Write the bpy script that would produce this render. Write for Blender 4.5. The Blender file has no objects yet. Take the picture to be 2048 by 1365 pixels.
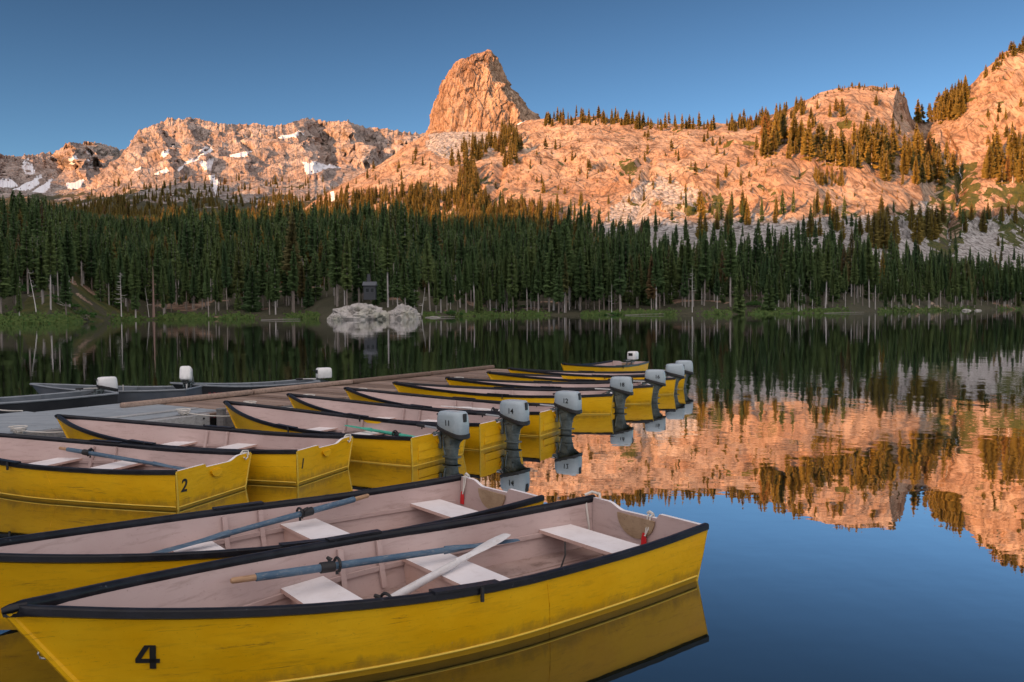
import bpy, bmesh, math, random
import numpy as np
from mathutils import Matrix, Vector

# ------------------------------------------------------------------ camera, sky, sun, exposure
R = math.radians
SC = bpy.context.scene
COL = SC.collection
F_PX, CAM_H = 1686.7, 1.992                 # focal length in 2048-wide pixels, eye height above the lake
PITCH = math.atan((682.5 - 620.0) / F_PX)
ROLL = math.atan(0.008)

cam_d = bpy.data.cameras.new('camera')
cam_d.sensor_width = 36.0
cam_d.lens = 36.0 * F_PX / 2048.0
cam_d.clip_start = 0.1
cam_d.clip_end = 20000
cam = bpy.data.objects.new('camera', cam_d)
COL.objects.link(cam)
cam.matrix_world = (Matrix.Translation((0, 0, CAM_H)) @ Matrix.Rotation(math.pi / 2 - PITCH, 4, 'X')
                    @ Matrix.Rotation(-ROLL, 4, 'Z'))
SC.camera = cam

SUN_AZ, SUN_EL = R(44), R(10.0)              # light travels towards +x+y (sun low, behind left of the camera)
LDIR = Vector((math.sin(SUN_AZ) * math.cos(SUN_EL), math.cos(SUN_AZ) * math.cos(SUN_EL), -math.sin(SUN_EL)))
sun_d = bpy.data.lights.new('sun', 'SUN')
sun_d.energy = 5.0
sun_d.angle = R(0.5)
sun_d.color = (1.0, 0.44, 0.15)
sun = bpy.data.objects.new('sun', sun_d)
COL.objects.link(sun)
sun.rotation_euler = LDIR.to_track_quat('-Z', 'Y').to_euler()
sun.location = (-60, -60, 40)

world = bpy.data.worlds.new('World')
SC.world = world
world.use_nodes = True
wn, wl = world.node_tree.nodes, world.node_tree.links
for n in list(wn): wn.remove(n)
w_out = wn.new('ShaderNodeOutputWorld')
w_bg = wn.new('ShaderNodeBackground')
w_sky = wn.new('ShaderNodeTexSky')
w_sky.sky_type = 'NISHITA'
w_sky.sun_disc = False
w_sky.sun_elevation = SUN_EL
w_sky.sun_rotation = math.pi + SUN_AZ
w_sky.altitude = 2700
w_sky.air_density = 1.0
w_sky.dust_density = 0.6
w_sky.ozone_density = 2.0
w_bg.inputs['Strength'].default_value = 0.046
w_gam = wn.new('ShaderNodeGamma'); w_gam.inputs[1].default_value = 1.25
wl.new(w_sky.outputs[0], w_gam.inputs[0])
w_tint = wn.new('ShaderNodeMix'); w_tint.data_type = 'RGBA'; w_tint.blend_type = 'MULTIPLY'; w_tint.inputs[0].default_value = 1.0
w_tint.inputs[7].default_value = (0.92, 0.98, 0.95, 1)
wl.new(w_gam.outputs[0], w_tint.inputs[6])
# paler towards the horizon, deeper overhead
w_co0 = wn.new('ShaderNodeTexCoord'); w_sep = wn.new('ShaderNodeSeparateXYZ'); w_grad = wn.new('ShaderNodeMapRange')
w_grad.inputs['From Min'].default_value = 0.05; w_grad.inputs['From Max'].default_value = 0.36
w_grad.inputs['To Min'].default_value = 1.30; w_grad.inputs['To Max'].default_value = 0.74
wl.new(w_co0.outputs['Generated'], w_sep.inputs[0]); wl.new(w_sep.outputs[2], w_grad.inputs['Value'])
w_mul = wn.new('ShaderNodeVectorMath'); w_mul.operation = 'SCALE'
wl.new(w_tint.outputs[2], w_mul.inputs[0]); wl.new(w_grad.outputs[0], w_mul.inputs['Scale'])
wl.new(w_mul.outputs[0], w_bg.inputs['Color'])
# warm fill glow added to the unseen sky overhead and behind, brightens the shade
w_co = wn.new('ShaderNodeTexCoord')
w_dot = wn.new('ShaderNodeVectorMath'); w_dot.operation = 'DOT_PRODUCT'
w_dot.inputs[1].default_value = Vector((0.0, -0.76, 0.62)).normalized()
w_map = wn.new('ShaderNodeMapRange'); w_map.interpolation_type = 'SMOOTHSTEP'
w_map.inputs['From Min'].default_value = -0.05; w_map.inputs['From Max'].default_value = 0.85
w_map.inputs['To Min'].default_value = 0.0; w_map.inputs['To Max'].default_value = 0.62
w_bg2 = wn.new('ShaderNodeBackground'); w_bg2.inputs['Color'].default_value = (1.0, 0.86, 0.78, 1)
w_add = wn.new('ShaderNodeAddShader')
wl.new(w_co.outputs['Generated'], w_dot.inputs[0]); wl.new(w_dot.outputs['Value'], w_map.inputs['Value'])
wl.new(w_map.outputs[0], w_bg2.inputs['Strength'])
wl.new(w_bg.outputs[0], w_add.inputs[0]); wl.new(w_bg2.outputs[0], w_add.inputs[1])
wl.new(w_add.outputs[0], w_out.inputs['Surface'])

SC.view_settings.view_transform = 'Standard'
SC.view_settings.look = 'None'
SC.view_settings.exposure = 1.12
SC.view_settings.gamma = 1.0
SC.view_settings.use_curve_mapping = False
SC.render.engine = 'CYCLES'
SC.cycles.use_denoising = True
SC.cycles.max_bounces = 6
SC.cycles.diffuse_bounces = 3
SC.cycles.glossy_bounces = 4
SC.cycles.transparent_max_bounces = 6
SC.cycles.caustics_reflective = False
SC.cycles.caustics_refractive = False

# ------------------------------------------------------------------ helpers
def horizon(u): return 620.0 - 0.008 * (u - 1024.0)

def pix_ray(u, v):
    a, b = (u - 1024) / F_PX, (682.5 - v) / F_PX
    c, s = math.cos(ROLL), math.sin(ROLL)
    x, y = c * a + s * b, -s * a + c * b
    return Vector((x, math.cos(PITCH) + y * math.sin(PITCH), -math.sin(PITCH) + y * math.cos(PITCH)))

def at(u, v, z=0.0):
    """the point at height z that the photograph shows at pixel (u, v)"""
    r = pix_ray(u, v)
    t = (z - CAM_H) / r.z
    return Vector((r.x * t, r.y * t, z))

def project(P):
    """world points (n,3) to photograph pixels"""
    X, Y, Z = P[:, 0], P[:, 1], P[:, 2] - CAM_H
    fw = Y * math.cos(PITCH) - Z * math.sin(PITCH)
    up = Y * math.sin(PITCH) + Z * math.cos(PITCH)
    a, b = X / fw, up / fw
    c, s = math.cos(ROLL), math.sin(ROLL)
    return 1024 + F_PX * (c * a - s * b), 682.5 - F_PX * (s * a + c * b)

def link(o, parent=None):
    COL.objects.link(o)
    if parent is not None: o.parent = parent
    return o

def tag(o, label=None, cat=None, group=None, kind=None):
    if label: o['label'] = label
    if cat: o['category'] = cat
    if group: o['group'] = group
    if kind: o['kind'] = kind
    return o

def thing(name, label, cat, loc=(0, 0, 0), rz=0.0, group=None):
    o = bpy.data.objects.new(name, None)
    o.empty_display_size = 0.2
    link(o)
    o.location = loc
    o.rotation_euler = (0, 0, rz)
    return tag(o, label, cat, group)

def mesh_np(name, V, Fq, mats, parent=None, smooth=True, attrs=None, midx=None):
    """object from numpy vertices and faces (list of (n,k) arrays or python lists)"""
    me = bpy.data.meshes.new(name)
    V = np.asarray(V, dtype=np.float32)
    if isinstance(Fq, np.ndarray): Fq = [Fq]
    loops = np.concatenate([np.asarray(f, dtype=np.int32).ravel() for f in Fq])
    sizes = np.concatenate([np.full(len(f), np.asarray(f).shape[1], dtype=np.int32) for f in Fq])
    starts = np.concatenate([[0], np.cumsum(sizes)[:-1]]).astype(np.int32)
    me.vertices.add(len(V)); me.vertices.foreach_set('co', V.ravel())
    me.loops.add(len(loops)); me.loops.foreach_set('vertex_index', loops)
    me.polygons.add(len(sizes))
    me.polygons.foreach_set('loop_start', starts)
    if midx is not None: me.polygons.foreach_set('material_index', np.asarray(midx, dtype=np.int32))
    me.polygons.foreach_set('use_smooth', np.full(len(sizes), smooth))
    for m in (mats if isinstance(mats, (list, tuple)) else [mats]): me.materials.append(m)
    me.update(calc_edges=True)
    me.validate()
    for k, a in (attrs or {}).items():
        at_ = me.attributes.new(k, 'FLOAT', 'POINT')
        at_.data.foreach_set('value', np.asarray(a, dtype=np.float32).ravel())
    o = bpy.data.objects.new(name, me)
    return link(o, parent)

class MB:
    """collects shapes and links them as ONE mesh object"""
    def __init__(self): self.v, self.f, self.m = [], [], []
    def add(self, vs, fs, mi=0):
        b = len(self.v)
        self.v += [tuple(p) for p in vs]
        self.f += [tuple(b + i for i in f) for f in fs]
        self.m += [mi] * len(fs)
        return self
    def box(self, lo, hi, M=None, mi=0, bev=0.0):
        x0, y0, z0 = lo; x1, y1, z1 = hi
        if bev > 0:
            bm = bmesh.new()
            bmesh.ops.create_cube(bm, size=1.0)
            for v in bm.verts:
                v.co = Vector(((x0 + x1) / 2 + v.co.x * (x1 - x0), (y0 + y1) / 2 + v.co.y * (y1 - y0), (z0 + z1) / 2 + v.co.z * (z1 - z0)))
            bmesh.ops.bevel(bm, geom=list(bm.edges), offset=bev, segments=2, profile=0.5, affect='EDGES')
            bm.verts.index_update()
            vs = [v.co.copy() for v in bm.verts]; fs = [[v.index for v in f.verts] for f in bm.faces]
            bm.free()
        else:
            vs = [Vector(p) for p in ((x0, y0, z0), (x1, y0, z0), (x1, y1, z0), (x0, y1, z0), (x0, y0, z1), (x1, y0, z1), (x1, y1, z1), (x0, y1, z1))]
            fs = [(0, 3, 2, 1), (4, 5, 6, 7), (0, 1, 5, 4), (1, 2, 6, 5), (2, 3, 7, 6), (3, 0, 4, 7)]
        if M is not None: vs = [M @ v for v in vs]
        return self.add(vs, fs, mi)
    def tube(self, pts, rad, seg=10, mi=0, cap=True, sq=(1, 1), up=Vector((0, 0, 1))):
        """sweep along points; rad scalar or list; sq squashes (side, up)"""
        pts = [Vector(p) for p in pts]
        n = len(pts)
        rad = rad if isinstance(rad, (list, tuple)) else [rad] * n
        vs, fs = [], []
        for i, p in enumerate(pts):
            d = (pts[min(i + 1, n - 1)] - pts[max(i - 1, 0)]).normalized()
            u = up if abs(d.dot(up)) < 0.95 else Vector((1, 0, 0))
            s = d.cross(u).normalized(); w = s.cross(d).normalized()
            for k in range(seg):
                a = 2 * math.pi * k / seg
                vs.append(p + s * (math.cos(a) * rad[i] * sq[0]) + w * (math.sin(a) * rad[i] * sq[1]))
        for i in range(n - 1):
            for k in range(seg):
                a, b = i * seg + k, i * seg + (k + 1) % seg
                fs.append((a, b, b + seg, a + seg))
        if cap:
            fs.append(tuple(range(seg))[::-1]); fs.append(tuple((n - 1) * seg + k for k in range(seg)))
        return self.add(vs, fs, mi)
    def loft(self, rings, mi=0, cap=True):
        m = len(rings[0]); vs = [p for r in rings for p in r]; fs = []
        for i in range(len(rings) - 1):
            for k in range(m):
                a, b = i * m + k, i * m + (k + 1) % m
                fs.append((a, b, b + m, a + m))
        if cap:
            fs.append(tuple(range(m))[::-1]); fs.append(tuple((len(rings) - 1) * m + k for k in range(m)))
        return self.add(vs, fs, mi)
    def grid(self, rows, mi=0, flip=False):
        m = len(rows[0]); vs = [p for r in rows for p in r]; fs = []
        for i in range(len(rows) - 1):
            for k in range(m - 1):
                a = i * m + k
                q = (a, a + 1, a + m + 1, a + m)
                fs.append(q[::-1] if flip else q)
        return self.add(vs, fs, mi)
    def build(self, name, mats, parent=None, smooth=False, angle=None):
        me = bpy.data.meshes.new(name)
        me.from_pydata(self.v, [], self.f)
        mats = mats if isinstance(mats, (list, tuple)) else [mats]
        for m in mats: me.materials.append(m)
        me.polygons.foreach_set('material_index', self.m)
        if smooth:
            me.polygons.foreach_set('use_smooth', [True] * len(self.f))
            me.update()
            me.set_sharp_from_angle(angle=R(angle or 35))
        me.update()
        o = bpy.data.objects.new(name, me)
        return link(o, parent)

def copy_tree(o, parent=None):
    c = o.copy(); COL.objects.link(c)
    if parent is not None: c.parent = parent
    for ch in list(o.children): copy_tree(ch, c)
    return c

def text_mesh(txt, size, depth=0.002, bold=0.0):
    cu = bpy.data.curves.new('lettering', 'FONT')
    cu.body = txt; cu.size = size; cu.extrude = depth; cu.offset = bold
    cu.align_x = 'CENTER'; cu.align_y = 'CENTER'
    ob = bpy.data.objects.new('lettering', cu)
    COL.objects.link(ob)
    dg = bpy.context.evaluated_depsgraph_get()
    me = bpy.data.meshes.new_from_object(ob.evaluated_get(dg))
    bpy.data.objects.remove(ob); bpy.data.curves.remove(cu)
    return me

# ------------------------------------------------------------------ noise (vectorised)
def _hash(ix, iy, iz, seed):
    h = (ix.astype(np.int64) * 374761393 + iy.astype(np.int64) * 668265263 + iz.astype(np.int64) * 2147483647 + seed * 974711) & 0xFFFFFFFF
    h = ((h ^ (h >> 13)) * 1274126177) & 0xFFFFFFFF
    h = ((h ^ (h >> 16)) * 2246822519) & 0xFFFFFFFF
    return h ^ (h >> 15)

def pnoise(P, seed=0):
    """gradient noise, P (n,3), about -1..1"""
    I = np.floor(P).astype(np.int64); Fp = P - I
    U = Fp * Fp * Fp * (Fp * (Fp * 6 - 15) + 10)
    out = 0
    for dx in (0, 1):
        wx = U[:, 0] if dx else 1 - U[:, 0]
        for dy in (0, 1):
            wy = U[:, 1] if dy else 1 - U[:, 1]
            for dz in (0, 1):
                wz = U[:, 2] if dz else 1 - U[:, 2]
                h = _hash(I[:, 0] + dx, I[:, 1] + dy, I[:, 2] + dz, seed)
                gx = (h & 1023) / 511.5 - 1; gy = ((h >> 10) & 1023) / 511.5 - 1; gz = ((h >> 20) & 1023) / 511.5 - 1
                out = out + wx * wy * wz * (gx * (Fp[:, 0] - dx) + gy * (Fp[:, 1] - dy) + gz * (Fp[:, 2] - dz))
    return out * 1.25

def fbm(P, octv=4, seed=0, lac=2.03, gain=0.5):
    a, s = 1.0, 0
    for o in range(octv):
        s = s + a * pnoise(P, seed + o * 17); P = P * lac + 11.3; a *= gain
    return s

def ridged(P, octv=4, seed=0, gain=0.5):
    a, s, w = 1.0, 0, 1.0
    for o in range(octv):
        n = 1 - np.abs(pnoise(P, seed + o * 13)) * 1.6
        n = np.clip(n, 0, 1) ** 2
        s = s + a * n * w; w = np.clip(n * 1.6, 0, 1); P = P * 2.07 + 5.7; a *= gain
    return s

def worley(P, seed=0):
    """(distance to nearest, second nearest, random of the nearest cell)"""
    I = np.floor(P).astype(np.int64); Fp = P - I
    d1 = np.full(len(P), 9.0); d2 = np.full(len(P), 9.0); rid = np.zeros(len(P))
    for dx in (-1, 0, 1):
        for dy in (-1, 0, 1):
            for dz in (-1, 0, 1):
                h = _hash(I[:, 0] + dx, I[:, 1] + dy, I[:, 2] + dz, seed)
                q = (dx + (h & 1023) / 1023 - Fp[:, 0]) ** 2 + (dy + ((h >> 10) & 1023) / 1023 - Fp[:, 1]) ** 2 + (dz + ((h >> 20) & 1023) / 1023 - Fp[:, 2]) ** 2
                near = q < d1
                d2 = np.where(near, d1, np.minimum(d2, q))
                rid = np.where(near, ((h >> 5) & 4095) / 4095.0, rid)
                d1 = np.where(near, q, d1)
    return np.sqrt(d1), np.sqrt(d2), rid

def in_poly(px, py, poly):
    r = np.zeros(px.shape, bool); n = len(poly)
    for i in range(n):
        x0, y0 = poly[i]; x1, y1 = poly[(i + 1) % n]
        c = (y0 > py) != (y1 > py)
        with np.errstate(divide='ignore', invalid='ignore'):
            xi = (x1 - x0) * (py - y0) / (y1 - y0 + 1e-12) + x0
        r ^= c & (px < xi)
    return r

def sstep(a, b, x):
    t = np.clip((x - a) / (b - a), 0, 1)
    return t * t * (3 - 2 * t)

# ------------------------------------------------------------------ materials
class NT:
    """small node-tree writer"""
    def __init__(self, name):
        self.m = bpy.data.materials.new(name); self.m.use_nodes = True
        self.t = self.m.node_tree; self.n = self.t.nodes; self.l = self.t.links
        self.b = self.n['Principled BSDF']; self.o = self.n['Material Output']
    def new(self, typ, **kw):
        nd = self.n.new(typ)
        for k, v in kw.items():
            if k in nd.inputs.keys(): self.put(nd.inputs[k], v)
            else: setattr(nd, k, v)
        return nd
    def put(self, sock, v):
        if hasattr(v, 'is_output') or isinstance(v, bpy.types.NodeSocket): self.l.new(v, sock)
        else: sock.default_value = v
    def coord(self, kind='Object'): return self.new('ShaderNodeTexCoord').outputs[kind]
    def mapping(self, vec, scale=(1, 1, 1), rot=(0, 0, 0)):
        nd = self.new('ShaderNodeMapping'); self.l.new(vec, nd.inputs['Vector'])
        nd.inputs['Scale'].default_value = scale; nd.inputs['Rotation'].default_value = rot
        return nd.outputs[0]
    def noise(self, vec, scale, detail=4, rough=0.55, dist=0.0, out='Fac'):
        nd = self.new('ShaderNodeTexNoise'); self.l.new(vec, nd.inputs['Vector'])
        nd.inputs['Scale'].default_value = scale; nd.inputs['Detail'].default_value = detail
        nd.inputs['Roughness'].default_value = rough; nd.inputs['Distortion'].default_value = dist
        return nd.outputs[out]
    def voro(self, vec, scale, feature='F1', out='Distance', rnd=1.0):
        nd = self.new('ShaderNodeTexVoronoi'); nd.feature = feature; self.l.new(vec, nd.inputs['Vector'])
        nd.inputs['Scale'].default_value = scale; nd.inputs['Randomness'].default_value = rnd
        return nd.outputs[out]
    def ramp(self, fac, stops, interp='LINEAR'):
        nd = self.new('ShaderNodeValToRGB'); self.l.new(fac, nd.inputs[0]); cr = nd.color_ramp
        cr.interpolation = interp
        while len(cr.elements) < len(stops): cr.elements.new(0.5)
        for e, (p, c) in zip(cr.elements, stops):
            e.position = p; e.color = (c, c, c, 1) if isinstance(c, (int, float)) else (*c[:3], 1)
        return nd.outputs[0]
    def mix(self, fac, a, b, typ='MIX'):
        nd = self.new('ShaderNodeMix'); nd.data_type = 'RGBA'; nd.blend_type = typ
        self.put(nd.inputs[0], fac)
        for s, v in ((nd.inputs[6], a), (nd.inputs[7], b)):
            self.put(s, (*v[:3], 1) if isinstance(v, tuple) else v)
        return nd.outputs[2]
    def math(self, op, a, b=0.0, clamp=False):
        nd = self.new('ShaderNodeMath'); nd.operation = op; nd.use_clamp = clamp
        self.put(nd.inputs[0], a); self.put(nd.inputs[1], b)
        return nd.outputs[0]
    def attr(self, name):
        nd = self.new('ShaderNodeAttribute'); nd.attribute_name = name
        return nd.outputs['Fac']
    def bump(self, height, strength, dist, normal=None):
        nd = self.new('ShaderNodeBump'); nd.inputs['Strength'].default_value = strength; nd.inputs['Distance'].default_value = dist
        self.l.new(height, nd.inputs['Height'])
        if normal is not None: self.l.new(normal, nd.inputs['Normal'])
        return nd.outputs[0]
    def done(self, color=None, rough=0.6, normal=None, **kw):
        if color is not None: self.put(self.b.inputs['Base Color'], (*color[:3], 1) if isinstance(color, tuple) else color)
        self.put(self.b.inputs['Roughness'], rough)
        if normal is not None: self.l.new(normal, self.b.inputs['Normal'])
        for k, v in kw.items(): self.put(self.b.inputs[k.replace('_', ' ')], v)
        return self.m

def worn_paint(name, c, dark, light, rough=0.42, scale=3.0, grime=0.35, bump=0.04, scum=0.0, dents=0.0):
    """boat paint: faded patches, scuffs, thin vertical-ish stains, orange peel"""
    t = NT(name); co = t.coord(); oi = t.new('ShaderNodeObjectInfo'); sh = t.new('ShaderNodeVectorMath'); sh.operation = 'ADD'
    raw = co; rv = t.new('ShaderNodeCombineXYZ'); t.l.new(t.math('MULTIPLY', oi.outputs['Random'], 53.0), rv.inputs[0]); t.l.new(t.math('MULTIPLY', oi.outputs['Random'], 31.0), rv.inputs[1])
    t.l.new(co, sh.inputs[0]); t.l.new(rv.outputs[0], sh.inputs[1]); co = sh.outputs[0]
    n1 = t.noise(co, scale, 5, 0.6)
    base = t.mix(t.ramp(n1, [(0.35, 0.0), (0.7, 1.0)]), c, light)
    n2 = t.noise(t.mapping(co, (1.2, 1.2, 7.0)), scale * 1.6, 6, 0.7, 0.4)
    base = t.mix(t.math('MULTIPLY', t.ramp(n2, [(0.52, 0.0), (0.75, 1.0)]), grime), base, dark)
    n3 = t.noise(co, 55.0, 3, 0.6)
    base = t.mix(t.math('MULTIPLY', t.ramp(n3, [(0.66, 0.0), (0.72, 1.0)]), 0.45), base, dark)
    if scum:
        sp = t.new('ShaderNodeSeparateXYZ'); t.l.new(raw, sp.inputs[0])
        lvl = t.math('ADD', sp.outputs[2], t.math('MULTIPLY', t.math('SUBTRACT', t.noise(t.mapping(co, (1, 1, 0.4)), 9.0, 6, 0.7), 0.5), 0.22))
        base = t.mix(t.math('MULTIPLY', t.ramp(lvl, [(0.035, 1.0), (0.10, 0.0)]), scum), base, (0.17, 0.115, 0.03))
        sc = t.noise(t.mapping(co, (0.6, 0.6, 14.0), (0, R(4), 0)), 3.0, 7, 0.8, 0.3)
        base = t.mix(t.math('MULTIPLY', t.ramp(sc, [(0.60, 0.0), (0.64, 1.0)]), 0.55), base, (0.20, 0.10, 0.02))
        ch = t.noise(co, 14.0, 5, 0.75)
        base = t.mix(t.ramp(ch, [(0.715, 0.0), (0.73, 0.8)]), base, (0.55, 0.45, 0.28))
    r = t.ramp(n1, [(0.3, rough - 0.08), (0.8, rough + 0.18)])
    nb = t.bump(t.noise(co, 22.0, 4, 0.6), 0.25, bump * 0.1)
    if dents: nb = t.bump(t.noise(t.mapping(co, (1, 1, 1.6)), 2.6, 3, 0.5), 0.6, dents, nb)
    return t.done(base, r, nb, **{'Specular_IOR_Level': 0.3})

M = {}
M['yellow'] = worn_paint('yellow_boat_paint', (0.84, 0.44, 0.005), (0.36, 0.18, 0.015), (0.90, 0.52, 0.012), 0.45, 2.2, 0.40, scum=0.5, dents=0.022)
M['yellow_lip'] = worn_paint('faded_yellow_lip', (0.72, 0.47, 0.04), (0.35, 0.24, 0.06), (0.76, 0.56, 0.10), 0.5, 4.0, 0.3)
M['pink'] = worn_paint('pinkish_inner_paint', (0.46, 0.335, 0.31), (0.22, 0.15, 0.12), (0.51, 0.39, 0.365), 0.55, 2.0, 0.5)
M['floor'] = worn_paint('worn_boat_floor', (0.33, 0.235, 0.21), (0.09, 0.055, 0.04), (0.44, 0.33, 0.30), 0.55, 4.0, 1.0)
M['seat'] = worn_paint('white_seat_paint', (0.76, 0.72, 0.72), (0.45, 0.38, 0.34), (0.82, 0.79, 0.80), 0.5, 5.0, 0.25)
M['blue_oar'] = worn_paint('chipped_blue_oar_paint', (0.055, 0.105, 0.165), (0.30, 0.29, 0.28), (0.09, 0.15, 0.21), 0.5, 9.0, 0.75)
M['white_oar'] = worn_paint('white_oar_paint', (0.62, 0.60, 0.58), (0.35, 0.28, 0.2), (0.74, 0.73, 0.74), 0.5, 6.0, 0.5)
M['green_oar'] = worn_paint('green_oar_paint', (0.05, 0.34, 0.24), (0.1, 0.2, 0.15), (0.08, 0.42, 0.30), 0.5, 6.0, 0.3)
M['tan_wood'] = worn_paint('bare_oar_handle_wood', (0.34, 0.20, 0.11), (0.14, 0.08, 0.05), (0.42, 0.27, 0.16), 0.6, 8.0, 0.5)
M['cowl'] = worn_paint('blue_grey_cowl_enamel', (0.34, 0.41, 0.45), (0.14, 0.17, 0.18), (0.42, 0.49, 0.53), 0.28, 3.0, 0.15)
M['white_cowl'] = worn_paint('white_cowl_enamel', (0.72, 0.72, 0.71), (0.4, 0.38, 0.35), (0.8, 0.8, 0.8), 0.3, 4.0, 0.2)
M['leg'] = worn_paint('dark_motor_leg', (0.065, 0.085, 0.09), (0.03, 0.035, 0.035), (0.18, 0.22, 0.22), 0.45, 9.0, 0.7)
M['skiff_inside'] = worn_paint('grey_skiff_inside', (0.075, 0.09, 0.105), (0.04, 0.045, 0.05), (0.12, 0.14, 0.16), 0.5, 4.0, 0.4)
M['alu'] = worn_paint('weathered_light_aluminium', (0.17, 0.19, 0.21), (0.09, 0.10, 0.11), (0.26, 0.29, 0.32), 0.4, 4.0, 0.4)
M['dark_hull'] = worn_paint('dark_painted_hull', (0.012, 0.014, 0.018), (0.01, 0.01, 0.01), (0.03, 0.033, 0.037), 0.6, 2.0, 0.3)
M['grey_hull'] = worn_paint('blue_grey_hull', (0.07, 0.085, 0.105), (0.04, 0.045, 0.05), (0.11, 0.125, 0.145), 0.45, 2.0, 0.3)
M['black_number'] = NT('black_number_paint').done((0.012, 0.012, 0.012), 0.6)
M['rope'] = NT('pale_rope').done((0.60, 0.57, 0.52), 0.85)
M['red'] = NT('red_plastic_tag').done((0.62, 0.02, 0.025), 0.45)
M['grip'] = NT('black_rubber').done((0.012, 0.012, 0.013), 0.55)
M['metal'] = NT('dull_metal').done((0.42, 0.42, 0.41), 0.4, Metallic=0.8)

def mat_rail():
    t = NT('black_rubber_gunwale'); co = t.coord()
    n = t.noise(co, 7.0, 5, 0.65)
    c = t.mix(t.ramp(n, [(0.45, 0.0), (0.75, 1.0)]), (0.006, 0.0065, 0.010), (0.016, 0.018, 0.026))
    n2 = t.noise(co, 40.0, 4, 0.7)
    c = t.mix(t.math('MULTIPLY', t.ramp(n2, [(0.66, 0.0), (0.73, 1.0)]), 0.5), c, (0.16, 0.17, 0.19))
    return t.done(c, t.ramp(n, [(0.3, 0.3), (0.8, 0.55)]), t.bump(n2, 0.4, 0.004), **{'Specular_IOR_Level': 0.3})
M['rail'] = mat_rail()

def mat_wood(name, a, b, dark, sc=1.0):
    """grey weathered boards; per-board tone from the attribute 'tone'"""
    t = NT(name); co = t.coord()
    g = t.noise(t.mapping(co, (2.0 * sc, 26.0 * sc, 26.0 * sc)), 1.0, 5, 0.65, 0.6)
    tone = t.attr('tone')
    c = t.mix(tone, a, b)
    c = t.mix(t.math('MULTIPLY', t.ramp(g, [(0.45, 0.0), (0.72, 1.0)]), 0.65), c, dark)
    n2 = t.noise(co, 2.3, 4, 0.6)
    c = t.mix(t.math('MULTIPLY', t.ramp(n2, [(0.5, 0.0), (0.7, 1.0)]), 0.3), c, dark)
    return t.done(c, 0.8, t.bump(g, 0.5, 0.006))
M['deck'] = mat_wood('weathered_deck_wood', (0.18, 0.118, 0.085), (0.37, 0.265, 0.205), (0.075, 0.05, 0.038))
M['beam'] = mat_wood('grey_dock_beam', (0.20, 0.19, 0.185), (0.27, 0.26, 0.25), (0.07, 0.06, 0.055))
M['pale_beam'] = mat_wood('pale_dock_beam', (0.36, 0.37, 0.37), (0.44, 0.45, 0.45), (0.15, 0.14, 0.13))
M['ply'] = mat_wood('blue_grey_platform_boards', (0.24, 0.275, 0.30), (0.30, 0.335, 0.36), (0.13, 0.145, 0.16), 0.5)

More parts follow.
